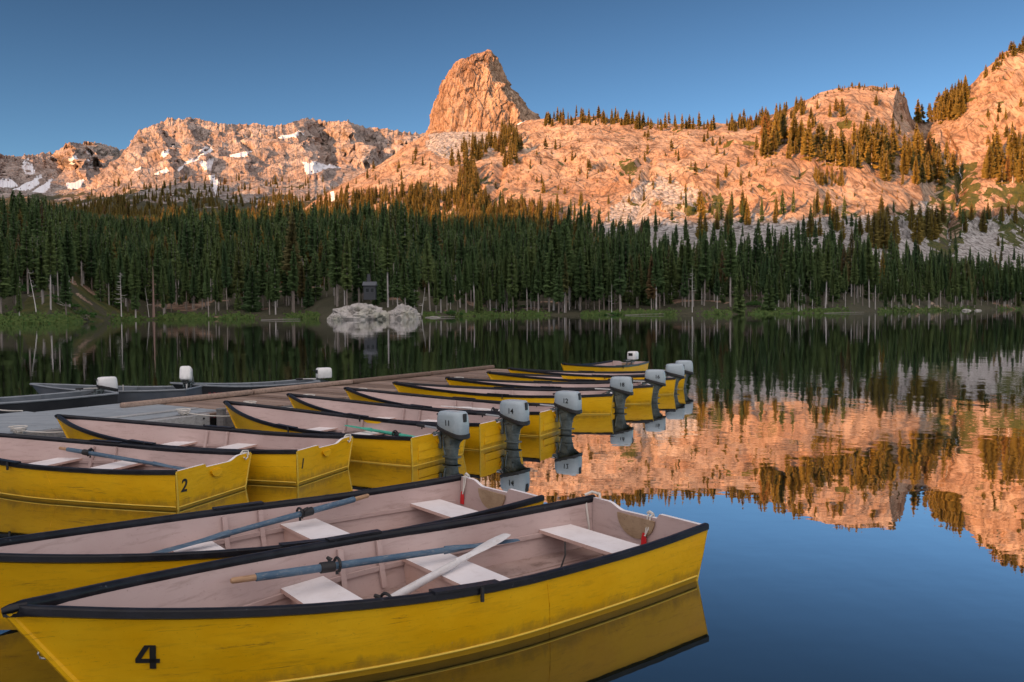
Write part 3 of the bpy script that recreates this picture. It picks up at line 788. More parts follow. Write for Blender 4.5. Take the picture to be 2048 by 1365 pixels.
far_range('far_massif', 'shadowed snowy rock massif on the horizon at the far left', np.arange(-220, 345, 1.5),
    [(-220, 335), (-100, 325), (-10, 311), (0, 310), (8, 306), (15, 312), (45, 316), (60, 312), (80, 313), (100, 308), (115, 309), (130, 303), (141, 290), (160, 287),
     (174, 292), (178, 286), (195, 287), (212, 290), (250, 301), (345, 330)], 3300, [1.3, 1.0, 0.75, 0.45, 0.0], [1500, 2000, 2450, 2850, 3300], 405,
    [[(25, 380), (60, 362), (86, 350), (84, 362), (60, 381)], [(62, 384), (109, 355), (100, 372), (90, 386)], [(-40, 368), (20, 357), (35, 370), (0, 380)],
     [(135, 320), (150, 312), (160, 320), (155, 333), (138, 331)], [(171, 302), (180, 300), (190, 346), (180, 346)], [(44, 325), (57, 316), (72, 350), (55, 355)],
     [(130, 366), (167, 360), (160, 376), (135, 377)]],
    [(-220, -420), (96, 220), (136, -40), (171, 150), (180, 30), (255, 230), (345, 240)],
    36, 401, 170)

# ---- the hill behind the viewer that keeps the lake in shade
qd = Vector((math.cos(SUN_AZ), -math.sin(SUN_AZ), 0)); ld = Vector((math.sin(SUN_AZ), math.cos(SUN_AZ), 0))
HQ = np.linspace(-1100, 900, 170)
HA = np.array([-30, -60, -200, -420, -560, -650, -720, -900, -1300.])
# its skyline is set so that its shadow ends on the far slopes where the photograph shows the sun line
SUNLINE = [(0, 385), (150, 405), (260, 446), (450, 458), (650, 468), (850, 464), (1000, 447), (1200, 452), (1400, 446), (1600, 440), (1750, 432), (1900, 430), (2040, 415)]
HT = []
for u_, v_ in SUNLINE:
    c_ = int(np.clip(round((u_ - XN[0]) / 2.4), 0, NC - 1)); hit_ = np.nonzero(NPY[7:, c_] <= v_)[0]
    g_ = NP[hit_[0] + 7, c_] if u_ > 620 and len(hit_) else np.array([(u_ - 1024) / F_PX * D3[c_], D3[c_], (horizon(u_) - v_) / F_PX * D3[c_] + CAM_H])
    HT.append((g_[0] * math.cos(SUN_AZ) - g_[1] * math.sin(SUN_AZ), g_[2] + math.tan(SUN_EL) * (g_[0] * math.sin(SUN_AZ) + g_[1] * math.cos(SUN_AZ) + 650)))
HT.sort()
print('hill', [(round(a_), round(b_)) for a_, b_ in HT])
HILL = [(-1100, HT[0][1])] + HT + [(HT[-1][0] + 60, HT[-1][1]), (-110, 235), (100, 150), (900, 135)]
hc = curve_of(HILL, HQ)
hp = np.array([-0.03, 0.01, 0.12, 0.5, 0.85, 1.0, 0.93, 0.7, 0.1])
hv = np.zeros((len(HA), len(HQ), 3))
for i, a_ in enumerate(HA):
    hv[i, :, 0] = qd.x * HQ + ld.x * a_; hv[i, :, 1] = qd.y * HQ + ld.y * a_
    hv[i, :, 2] = hc * hp[i] + (fbm(np.stack([HQ / 40, HQ * 0 + i, HQ * 0], -1), 3, 501) * 3 if i >= 3 else 0)
hill = mesh_np('shade_hills', hv.reshape(-1, 3), grid_faces(len(HA), len(HQ)), M['brush'], smooth=True)
tag(hill, 'wooded hill behind the landing', None, None, 'structure')

# ---- unseen ridges added at the left, shaped to shade the basin under the far range and most of the far massif
def shade_ridge(targets, back, wid, label):
    pts = []
    for u_, v_, D_ in targets:
        x_, y_, z_ = (u_ - 1024) / F_PX * D_, D_, (horizon(u_) - v_) / F_PX * D_ + CAM_H
        pts.append((x_ - ld.x * back, y_ - ld.y * back, z_ + math.tan(SUN_EL) * back))
    pts = np.array(pts); t_ = np.linspace(0, len(pts) - 1, 60); k_ = np.minimum(t_.astype(int), len(pts) - 2); f_ = (t_ - k_)[:, None]
    c_ = pts[k_] * (1 - f_) + pts[k_ + 1] * f_
    c_[:, 2] += fbm(np.stack([t_ * 2.3, t_ * 0, t_ * 0], -1), 4, 611) * back * 0.035
    ends = np.minimum(1, np.minimum(t_, len(pts) - 1 - t_) / 0.25)
    rows = []
    for o_, h_ in ((-1.0, 0.0), (-0.45, 0.55), (0.0, 1.0), (0.4, 0.6), (0.9, 0.0)):
        q_ = c_.copy(); q_[:, 0] += ld.x * wid * o_; q_[:, 1] += ld.y * wid * o_; q_[:, 2] = q_[:, 2] * h_ * (0.4 + 0.6 * ends) - 2; rows.append(q_)
    rows = np.stack(rows)
    o = mesh_np('shade_hills', rows.reshape(-1, 3), grid_faces(5, 60), M['far_rock'], smooth=False, attrs=dict(snow=np.zeros(300), veg=np.zeros(300), scree=np.zeros(300), soil=np.zeros(300)))
    return tag(o, label, None, None, 'structure')
shade_ridge([(40, 372, 1750), (60, 370, 1600), (150, 366, 1500), (230, 362, 1480), (300, 372, 1450), (360, 366, 1480), (420, 362, 1500), (455, 372, 1350), (480, 392, 1180), (520, 408, 1000), (560, 428, 900)], 520, 240, 'unseen ridge added at the left to shade the basin')
shade_ridge([(-190, 318, 3150), (-60, 314, 3150), (20, 312, 3150), (75, 322, 3100), (105, 336, 3050), (128, 352, 2900), (125, 366, 2600), (120, 380, 2250), (110, 396, 1950)], 800, 420, 'unseen ridge added at the left to shade the far massif')

# ---- lake: one sheet
lake = mesh_np('lake_water', [(-1500, -1500, 0), (1500, -1500, 0), (1500, 900, 0), (-1500, 900, 0)], np.array([[0, 1, 2, 3]]), M['water'])
tag(lake, 'still mountain lake reflecting forest and sunlit rock', None, None, 'structure')
bed = mesh_np('lake_bed', [(-1500, -1500, -9), (1500, -1500, -9), (1500, 900, -9), (-1500, 900, -9)], np.array([[0, 1, 2, 3]]), M['brush'])
tag(bed, 'lake bed', None, None, 'structure')

# ------------------------------------------------------------------ conifers
def conifer(seed, H, Rr, base, tr, lean=0.0, gaps=0.0, levels=38, top_bare=0.0):
    """(crown verts, crown faces, trunk verts, trunk faces): whorls of drooping needle-clad branches on a tapering trunk"""
    rn = random.Random(seed)
    V, F_ = [], []
    top = H * (1 - top_bare)
    z0 = H * base
    side = [rn.uniform(0.75, 1.15) for _ in range(8)]
    for i in range(levels):
        q = i / (levels - 1)
        z = z0 + (top - z0) * q ** 0.92
        r = Rr * (1 - q) ** 0.72 * (0.55 + 0.45 * min(1, q * 6 + 0.25)) + 0.10
        if rn.random() < gaps: continue
        nb = rn.choice((6, 7, 8)) if q < 0.8 else 5
        a0 = rn.uniform(0, 6.28)
        for b in range(nb):
            a = a0 + 6.283 * b / nb + rn.uniform(-.3, .3)
            L = r * rn.uniform(0.55, 1.2) * side[int((a % 6.283) / 6.284 * 8)]
            if rn.random() < gaps * 0.7: continue
            dr = rn.uniform(0.12, 0.5) * (1 - 0.8 * q) - 0.25 * q
            zz = z + rn.uniform(-.5, .5) * (top - z0) / levels
            for k, (da, fl) in enumerate(((0, 1.0), (0.42, 0.72), (-0.42, 0.72))):
                if k and (q > 0.85 or rn.random() < 0.15): continue
                ca_, sa_ = math.cos(a + da), math.sin(a + da)
                l = L * fl; st = 0.0 if k == 0 else L * 0.22
                w = 0.13 * l + 0.14
                bx, by = math.cos(a) * st, math.sin(a) * st
                m = 0.55
                p0 = (bx, by, zz - st * dr)
                pm = (bx + ca_ * l * m, by + sa_ * l * m, zz - l * m * dr - st * dr + 0.05)
                p1 = (bx + ca_ * l, by + sa_ * l, zz - l * dr * 1.15 - st * dr + rn.uniform(-.05, .15))
                sd = 0.30 + 0.10 * rn.random()
                pl = (pm[0] - sa_ * w, pm[1] + ca_ * w, pm[2] - sd); pr_ = (pm[0] + sa_ * w, pm[1] - ca_ * w, pm[2] - sd)
                n = len(V); V += [p0, pl, p1, pr_, pm]
                F_ += [(n, n + 4, n + 1), (n + 1, n + 4, n + 2), (n + 4, n, n + 3), (n + 2, n + 4, n + 3)]
                if k == 0 or q < 0.6:                     # sprays hanging under the branch
                    hg = 0.42 + 0.25 * l * rn.uniform(.5, 1.1) * 0.5
                    V += [(p0[0] * .6 + pm[0] * .4, p0[1] * .6 + pm[1] * .4, pm[2] - hg * .7), (pm[0] * .6 + p1[0] * .4, pm[1] * .6 + p1[1] * .4, p1[2] - hg)]
                    F_ += [(n, n + 5, n + 4), (n + 4, n + 5, n + 6), (n + 4, n + 6, n + 2)]
    TV, TF = [], []
    seg = 6
    for i, (zf, rf) in enumerate(((-0.04, 1.25), (0.04, 1.0), (0.3, 0.8), (0.6, 0.5), (0.85, 0.22), (0.99, 0.04))):
        for k in range(seg):
            a = 6.283 * k / seg
            TV.append((math.cos(a) * tr * rf, math.sin(a) * tr * rf, H * zf))
    for i in range(5):
        for k in range(seg):
            a, b = i * seg + k, i * seg + (k + 1) % seg
            TF.append((a, b, b + seg, a + seg))
    # bare stubs of dead lower branches
    for _ in range(10):
        z = H * rn.uniform(0.12, max(0.2, base + 0.1)); a = rn.uniform(0, 6.28); l = rn.uniform(0.5, 1.3); n = len(TV)
        c_, s_ = math.cos(a), math.sin(a)
        TV += [(0, 0, z), (0, 0, z + 0.09), (c_ * l, s_ * l, z - 0.2 * l)]; TF.append((n, n + 1, n + 2))
    def ben(p):
        k = p[2] / H
        return (p[0] + lean * H * k * k, p[1], p[2])
    return [ben(p) for p in V], F_, [ben(p) for p in TV], TF

def to_mesh(name, V, Fs, mats, midx=None):
    me = bpy.data.meshes.new(name); me.from_pydata(V, [], Fs)
    for m in mats: me.materials.append(m)
    if midx: me.polygons.foreach_set('material_index', midx)
    me.update()
    return me

KINDS = [  # H, R, base, trunk radius, lean, gaps
    (17, 1.8, 0.26, 0.20, 0.00, 0.04), (19, 1.65, 0.42, 0.21, 0.01, 0.08), (16, 3.0, 0.08, 0.22, 0.0, 0.02), (18, 1.55, 0.38, 0.18, -0.015, 0.10),
    (14, 1.75, 0.08, 0.19, 0.0, 0.03), (20, 2.7, 0.24, 0.25, 0.012, 0.14), (12, 1.9, 0.05, 0.16, 0.0, 0.05), (16, 4.6, 0.08, 0.30, 0.02, 0.14), (15, 3.3, 0.08, 0.26, -0.01, 0.08), (13, 2.3, 0.05, 0.2, 0.0, 0.05)]
SUNLIT_KINDS = {2, 5, 7, 8, 9}  # kinds that wear the needle colour with sunlight painted in
TREES, JOINED = [], []
proto = bpy.data.collections.new('conifer_kinds')
for i, (H, Rr, base, tr, lean, gaps) in enumerate(KINDS):
    cv, cf_, tv, tf = conifer(100 + i, H, Rr, base, tr, lean, gaps)
    TREES.append((to_mesh('crown', cv, cf_, [M['sunlit_needles' if i in SUNLIT_KINDS else 'needles']]), to_mesh('trunk', tv, tf, [M['bark']]), H))
    # lighter copy of the same kind for the far-off mass
    cv, cf_, tv, tf = conifer(100 + i, H, Rr, base, tr, lean, gaps, levels=26)
    n = len(cv)
    jm = to_mesh('conifer', cv + tv, cf_ + [tuple(a + n for a in f) for f in tf], [M['sunlit_needles' if i in SUNLIT_KINDS else 'needles'], M['bark']], [0] * len(cf_) + [1] * len(tf))
    jo = bpy.data.objects.new('conifer_kind_%d' % i, jm); proto.objects.link(jo); JOINED.append(jo)

def plant(name, label, group, p, kind, s, rz, tilt=0.0, cat='tree'):
    cr_, tr_, H = TREES[kind]
    r = thing(name, label, cat, p, rz, group)
    r.scale = (s * rt.uniform(0.78, 1.25), s * rt.uniform(0.78, 1.25), s)
    r.rotation_euler = (tilt, 0, rz)
    for nm, me in (('trunk', tr_), ('crown', cr_)):
        link(bpy.data.objects.new(nm, me), r)
    return r

rt = random.Random(11)
mass = []                                           # (point, scale, kind) of the forest that is one mass
# -- dense shaded forest between the shore and the foot of the cliffs
OPEN = [[(60, 560), (90, 600), (180, 596), (262, 628), (262, 650), (40, 650)],           # grassy bank at the left
        [(640, 585), (838, 595), (842, 650), (640, 650)]]                                  # boulder outcrop
def dens(u, v, D, d1, d3):
    """share of the full forest at a ground pixel"""
    k = (D - d1) / (d3 - d1)
    if u > 1300 and k > 0.60: return 0.10 if u > 1880 else 0.05
    if u > 1300 and k > 0.46: return 0.30
    if 1180 < u <= 1300 and k > 0.72: return 0.10
    if u > 1860 and k > 0.35: return 0.35
    return 1.0
SHORE_CAND, pts_n = [], 0
area_cells = []
for u in np.arange(-250, 2315, 5.0):
    d1, d3 = float(shore_D(u)), float(np.interp(u, XN, D3))
    end = d3 + (40 if u < 560 else 25)
    n_exp = (end ** 2 - d1 ** 2) / 2 * 5.0 / F_PX / 24.0
    n = int(n_exp) + (rt.random() < n_exp % 1)
    for _ in range(n):
        D = math.sqrt(rt.uniform(d1 * d1, end * end)); uu = u + rt.uniform(0, 5)
        p = ground_D(uu, D)
        if p.z < 0.35: continue
        if D - d1 < 3.0: continue
        x, y = project(np.array([[p.x, p.y, p.z]])); x, y = float(x[0]), float(y[0])
        if any(in_poly(np.array([x]), np.array([y]), q)[0] for q in OPEN) and D - d1 < (9 if x < 300 else 15): continue
        if rt.random() > dens(uu, y, D, d1, d3): continue
        # smooth glades
        if math.sin(p.x * 0.045) * math.sin(p.y * 0.06 + 1.0) > 0.80: continue
        kk = min(1.0, (D - d1) / (d3 - d1))
        big = (0.66 + 0.62 * rt.random() ** 1.3) * (1.05 - 0.36 * kk)
        if D - d1 < 10: big *= rt.choice((0.55, 0.8, 1.0, 1.0))
        big *= 1.0 + 0.30 * (math.sin(p.x * 0.037 + 0.6) * math.sin(p.y * 0.051) + 0.6 * math.sin(p.x * 0.11 + p.y * 0.09))
        if u < 330: big = min(big, 1.05 - 0.42 * kk)
        kind = rt.choice((0, 1, 4, 3, 4, 0, 0, 1, 3, 6)) if D - d1 < 60 else rt.choice((0, 1, 4, 3, 4, 0, 9) if kk < 0.72 or u > 1150 else (0, 4, 9, 2, 9, 8, 9))
        SHORE_CAND.append((D - d1, D, uu, x, y, p, big, kind))

# -- trees standing on the lit slope, by the outline of each stand
def stand(poly, n, h0, h1, kinds=(2, 8, 7, 7, 9), sep=0.0):
    xs, ys = [q[0] for q in poly], [q[1] for q in poly]
    got = []
    for _ in range(n * 12):
        if len(got) >= n: break
        x, y = rt.uniform(min(xs), max(xs)), rt.uniform(min(ys), max(ys))
        if not in_poly(np.array([x]), np.array([y]), poly)[0]: continue
        if any(abs(x - g[0]) < sep and abs(y - g[1]) < sep * 0.6 for g in got): continue
        p = ground_px(x, y)
        if p is None: continue
        got.append((x, y, p, rt.uniform(h0, h1), rt.choice(kinds)))
    return got
SLOPE = {}
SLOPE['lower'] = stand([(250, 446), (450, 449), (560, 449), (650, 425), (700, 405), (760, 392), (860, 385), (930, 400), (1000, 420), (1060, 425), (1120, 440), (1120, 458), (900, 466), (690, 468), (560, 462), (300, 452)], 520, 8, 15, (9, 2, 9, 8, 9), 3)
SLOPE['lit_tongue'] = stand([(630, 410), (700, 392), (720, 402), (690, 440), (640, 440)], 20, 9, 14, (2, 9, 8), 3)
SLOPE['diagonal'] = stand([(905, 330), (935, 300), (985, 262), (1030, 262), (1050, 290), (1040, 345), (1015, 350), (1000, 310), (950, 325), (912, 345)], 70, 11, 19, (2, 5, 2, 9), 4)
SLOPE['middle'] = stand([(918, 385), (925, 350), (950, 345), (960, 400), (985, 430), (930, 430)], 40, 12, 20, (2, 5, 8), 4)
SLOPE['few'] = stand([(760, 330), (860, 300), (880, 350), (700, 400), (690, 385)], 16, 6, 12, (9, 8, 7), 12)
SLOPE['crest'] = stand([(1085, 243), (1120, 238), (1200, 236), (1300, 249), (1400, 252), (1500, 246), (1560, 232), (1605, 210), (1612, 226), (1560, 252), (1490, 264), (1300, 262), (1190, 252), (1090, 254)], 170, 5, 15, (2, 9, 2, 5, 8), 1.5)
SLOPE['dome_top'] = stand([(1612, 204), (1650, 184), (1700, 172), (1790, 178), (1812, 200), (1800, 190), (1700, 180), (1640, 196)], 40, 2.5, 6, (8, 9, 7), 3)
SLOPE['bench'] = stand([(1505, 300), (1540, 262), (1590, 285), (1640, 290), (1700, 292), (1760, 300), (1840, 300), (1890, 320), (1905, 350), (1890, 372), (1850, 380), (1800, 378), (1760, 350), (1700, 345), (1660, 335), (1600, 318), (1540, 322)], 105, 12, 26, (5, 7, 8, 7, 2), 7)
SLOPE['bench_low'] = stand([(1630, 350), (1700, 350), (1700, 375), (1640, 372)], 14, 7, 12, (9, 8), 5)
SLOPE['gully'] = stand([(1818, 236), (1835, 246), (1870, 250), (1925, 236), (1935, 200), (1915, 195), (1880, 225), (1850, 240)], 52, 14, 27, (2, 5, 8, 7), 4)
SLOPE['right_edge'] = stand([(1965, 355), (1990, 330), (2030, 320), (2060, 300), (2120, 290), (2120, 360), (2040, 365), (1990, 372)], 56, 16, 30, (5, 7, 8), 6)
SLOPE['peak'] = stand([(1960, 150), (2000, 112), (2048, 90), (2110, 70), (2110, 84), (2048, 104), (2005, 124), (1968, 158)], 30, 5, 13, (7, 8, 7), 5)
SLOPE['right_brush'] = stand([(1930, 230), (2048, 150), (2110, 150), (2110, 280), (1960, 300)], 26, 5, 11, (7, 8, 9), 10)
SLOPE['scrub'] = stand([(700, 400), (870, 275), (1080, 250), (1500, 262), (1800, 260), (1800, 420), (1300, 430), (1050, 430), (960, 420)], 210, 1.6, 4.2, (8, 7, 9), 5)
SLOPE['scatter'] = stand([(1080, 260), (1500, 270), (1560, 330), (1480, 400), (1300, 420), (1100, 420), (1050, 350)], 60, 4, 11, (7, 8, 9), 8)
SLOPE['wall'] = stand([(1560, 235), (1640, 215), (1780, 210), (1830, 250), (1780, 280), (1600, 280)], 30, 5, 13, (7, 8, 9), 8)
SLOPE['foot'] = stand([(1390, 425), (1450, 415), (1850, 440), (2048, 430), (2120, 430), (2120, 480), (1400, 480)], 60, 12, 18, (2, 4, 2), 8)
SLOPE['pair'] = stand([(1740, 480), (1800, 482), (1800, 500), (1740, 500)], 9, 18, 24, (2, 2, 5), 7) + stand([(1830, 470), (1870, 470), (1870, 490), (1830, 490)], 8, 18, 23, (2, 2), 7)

GROUPS = {'bench': ('tall sunlit conifer on the rock bench below the dome', 'sunlit conifers on the bench below the dome'),
          'gully': ('conifer in the notch between the dome and the right-hand peak', 'conifers in the notch beside the dome'),
          'right_edge': ('big conifer on the slope at the right edge above the stream', 'conifers on the slope at the right edge')}
n_ind = 0
for key, lst in SLOPE.items():
    keep = sorted(lst, key=lambda g: -g[3]) if key in GROUPS else []
    lim = {'bench': 34, 'gully': 16, 'right_edge': 14}.get(key, 0)
    vis = [g for g in keep if g[0] < 2046][:lim]
    for g in lst:
        x, y, p, h, kind = g
        s = h / KINDS[kind][0]
        if g in vis:
            lb, gr = GROUPS[key]
            plant('conifer', lb, gr, p - Vector((0, 0, 0.4)), kind, s, rt.uniform(0, 6.28)); n_ind += 1
        else:
            mass.append((p - Vector((0, 0, 0.4)), s, kind))
# -- front row on the shore: one object each
SHORE_CAND.sort(key=lambda c: c[0])
n_shore = 0
for c in SHORE_CAND:
    dd1, D, uu, x, y, p, big, kind = c
    if -6 < x < 2054 and n_shore < 226 and dd1 < 40 and (n_shore < 130 or kind != 6):
        if x < 270: lb, gr = 'dark conifer on the shore around the green bank at the far left', 'conifers around the left bank'
        elif x < 650: lb, gr = 'slim conifer on the far shore between the green bank and the pale boulders', 'shore conifers left of the boulders'
        elif x < 850: lb, gr = 'conifer on the far shore just behind the pale boulders', 'conifers behind the boulders'
        elif x < 1400: lb, gr = 'pale trunked conifer on the far shore right of the pale boulders', 'shore conifers right of the boulders'
        else: lb, gr = 'slender conifer in the shore row below the scree and stream', 'shore conifers below the scree'
        kind = rt.choice((1, 0, 0, 3, 1)) if kind != 6 else 6
        plant('conifer', lb, gr, p - Vector((0, 0, 0.3)), kind, big * 1.0, rt.uniform(0, 6.28), rt.gauss(0, 0.02)); n_shore += 1
    else:
        mass.append((p - Vector((0, 0, 0.3)), big, kind))
# -- far-off trees at the foot of the alpine range
for _ in range(2600):
    c = rt.randrange(0, FB.shape[1]); r_ = rt.randrange(20, 150)
    y = FBY[r_, c]; x = 30 + 1.5 * c
    if y > 445 or y < 345: continue
    if rt.random() > (y - 352) / 60: continue
    if fbm(np.array([[FB[r_, c, 0] / 60, FB[r_, c, 1] / 60, 0]]), 2, 77)[0] < -0.05: continue
    mass.append((Vector(FB[r_, c]) - Vector((0, 0, 0.5)), rt.uniform(0.7, 1.15), rt.choice((9, 9, 2))))

def scatter(name, label, items, col, kind_count):
    """one object: instances of the collection's members at the given points"""
    me = bpy.data.meshes.new(name)
    me.from_pydata([tuple(i[0]) for i in items], [], [])
    a = me.attributes.new('size', 'FLOAT_VECTOR', 'POINT'); a.data.foreach_set('vector', [v for i in items for w_ in (rt.uniform(0.72, 1.3),) for v in (i[1] * w_, i[1] * w_, i[1])])
    b = me.attributes.new('pick', 'INT', 'POINT'); b.data.foreach_set('value', [i[2] for i in items])
    c = me.attributes.new('turn', 'FLOAT_VECTOR', 'POINT')
    c.data.foreach_set('vector', [v for i in items for v in (0.0, 0.0, rt.uniform(0, 6.28))])
    o = bpy.data.objects.new(name, me); link(o)
    ng = bpy.data.node_groups.new(name, 'GeometryNodeTree')
    ng.interface.new_socket('Geometry', in_out='INPUT', socket_type='NodeSocketGeometry')
    ng.interface.new_socket('Geometry', in_out='OUTPUT', socket_type='NodeSocketGeometry')
    N, L = ng.nodes, ng.links
    gi, go = N.new('NodeGroupInput'), N.new('NodeGroupOutput')
    ci = N.new('GeometryNodeCollectionInfo'); ci.inputs['Collection'].default_value = col
    ci.inputs['Separate Children'].default_value = True; ci.inputs['Reset Children'].default_value = True
    ip = N.new('GeometryNodeInstanceOnPoints'); ip.inputs['Pick Instance'].default_value = True
    def named(nm, tp):
        nd = N.new('GeometryNodeInputNamedAttribute'); nd.data_type = tp; nd.inputs['Name'].default_value = nm
        return [s for s in nd.outputs if s.enabled][0]
    L.new(gi.outputs[0], ip.inputs['Points']); L.new(ci.outputs[0], ip.inputs['Instance'])
    L.new(named('pick', 'INT'), ip.inputs['Instance Index'])
    L.new(named('turn', 'FLOAT_VECTOR'), ip.inputs['Rotation'])
    L.new(named('size', 'FLOAT_VECTOR'), ip.inputs['Scale'])
    L.new(ip.outputs[0], go.inputs[0])
    md = o.modifiers.new('scatter', 'NODES'); md.node_group = ng
    return tag(o, label, None, None, 'stuff')
scatter('forest', 'dense conifer forest covering the slopes beyond the lake', mass, proto, len(KINDS))
print('forest', len(mass), 'individual', n_ind, n_shore)

# -- particular trees that stand out
def snag(u, v, h, r, label, lean=0.0, name='dead_tree', mat='pale_snag', branches=16, seed=1, burn=False):
    p = ground_px(u, v) or at(u, v, 0.3)
    rn = random.Random(seed); mb = MB()
    pts = [(lean * h * (k / 8) ** 1.2, 0, -0.4 + (h + 0.4) * k / 8) for k in range(9)]
    mb.tube(pts, [r * (1 - 0.92 * k / 8) for k in range(9)], 7)
    t_ = thing(name, label, 'tree', p, rn.uniform(-.2, .2))
    mb.build('trunk', M[mat], t_, True)
    lb = MB()
    for _ in range(branches):
        q = rn.uniform(0.3, 0.95); z = h * q; a = rn.uniform(0, 6.28); l = (1 - q) * h * 0.16 + 0.5
        x0 = lean * h * q ** 1.2
        lb.tube([(x0, 0, z), (x0 + math.cos(a) * l * .6, math.sin(a) * l * .6, z - 0.05 * l), (x0 + math.cos(a) * l, math.sin(a) * l, z + 0.12 * l)], [0.05, 0.035, 0.015], 4)
    lb.build('branches', M[mat], t_)
    return t_
M['pale_snag'] = NT('bare_bleached_wood').done((0.55, 0.52, 0.50), 0.85)
M['driftwood'] = NT('grey_driftwood').done((0.26, 0.24, 0.22), 0.9)
M['rust_snag'] = NT('bare_reddish_wood').done((0.30, 0.20, 0.17), 0.9)
snag(241, 634, 12.0, 0.16, 'bleached bare dead tree beside the green bank', 0.0, seed=2, branches=30)
snag(309, 640, 14.5, 0.42, 'thick reddish broken trunk at the water line right of the bank', 0.005, mat='rust_snag', seed=3, branches=6)
snag(300, 640, 9.0, 0.13, 'thin bleached trunk leaning against the reddish trunk', -0.12, seed=4, branches=4)
snag(74, 628, 9.0, 0.12, 'thin pale trunk leaning over the left end of the green bank', -0.16, seed=5, branches=6)
snag(1384, 627, 14.5, 0.15, 'tall straight bare pale trunk in the middle of the right shore', 0.0, seed=6, branches=14)
snag(845, 634, 8.0, 0.14, 'pale trunk leaning right beside the boulders', 0.14, seed=7, branches=6)
snag(1602, 626, 11.5, 0.13, 'bleached slanting trunk in front of the right shore forest', -0.09, seed=8, branches=6)
snag(1596, 626, 10.0, 0.11, 'thin bleached trunk left of its slanting twin on the right shore', 0.03, seed=12, branches=4)
snag(1950, 560, 16.0, 0.3, 'big dead topped pine with red trunk on the right shore', 0.0, mat='rust_snag', seed=9, branches=40)
snag(1222, 629, 9.5, 0.14, 'pale bare trunk on the shore right of centre', 0.0, seed=10, branches=8)
snag(738, 600, 9.0, 0.10, 'thin pale trunk rising beside the cabin behind the boulders', 0.0, seed=11, branches=4)

# ------------------------------------------------------------------ shore: boulders, cabin, bushes, grass, logs, stream
def boulder(name, label, u, v, w, dpt, h, seed, lobes, cat='boulder', group=None):
    p = at(u, v, 0.0)
    bm = bmesh.new(); bmesh.ops.create_icosphere(bm, subdivisions=5, radius=1.0)
    co = np.array([v_.co[:] for v_ in bm.verts]); fs = np.array([[v_.index for v_ in f.verts] for f in bm.faces]); bm.free()
    q = co.copy()
    q[:, 2] = np.where(q[:, 2] > 0, np.abs(q[:, 2]) ** 0.7, q[:, 2] * 0.3)
    rr = 1 + fbm(co * 1.3 + seed, 3, seed) * 0.22 + (ridged(co * 2.1 + seed, 3, seed + 2) - .8) * 0.10
    a_, b_, c_ = worley(co * lobes + seed, seed + 4)
    rr += (c_ - .5) * 0.16 - 0.09 * (1 - sstep(0, .15, b_ - a_)) + fbm(co * 9 + seed, 2, seed + 9) * 0.03
    q = q * rr[:, None] * np.array([w / 2, dpt / 2, h])
    o = mesh_np(name, q, fs, M['boulder'], smooth=False)
    o.location = (p.x, p.y + dpt * 0.35, -0.15)
    return tag(o, label, cat, group)
boulder('boulder', 'broad pale granite outcrop at the far water line under the cabin', 712, 640, 12.6, 10, 3.5, 3, 1.9)
boulder('boulder', 'rounded pale granite boulder right of the broad outcrop', 803, 639, 7.0, 6, 3.3, 8, 1.1)
boulder('boulder', 'low crumbly end of the pale boulders at the right', 826, 638, 4.0, 4, 1.5, 12, 2.6)
boulder('boulder', 'small pale rock at the left foot of the broad outcrop', 668, 641, 3.6, 4, 1.5, 17, 2.5)
boulder('boulder', 'jagged blocks on top of the outcrop below the cabin', 742, 636, 6.6, 6, 5.0, 23, 3.0)
for k, (u, v, w, h, lb) in enumerate([(30, 646, 3.0, 0.9, 'grey rock in the water at the far left shore'), (200, 642, 2.4, 0.6, 'low rock below the green bank'), (262, 640, 1.6, 0.7, 'small rock near the reddish trunk'),
        (1935, 622, 4, 0.9, 'pale rock on the right shore by the fallen logs'), (1958, 622, 3, 0.8, 'smaller pale rock right of the shore rock by the logs'), (866, 636, 4, 0.5, 'flat stone right of the boulders'),
        (892, 634, 3.4, 0.5, 'flat stone at the water right of the boulders and leaning trunk'), (1420, 629, 3.5, 0.5, 'low stone at the water line right of the tall bare trunk')]):
    boulder('shore_rock', lb, u, v, w, w * 0.7, h, 40 + k, 1.8)

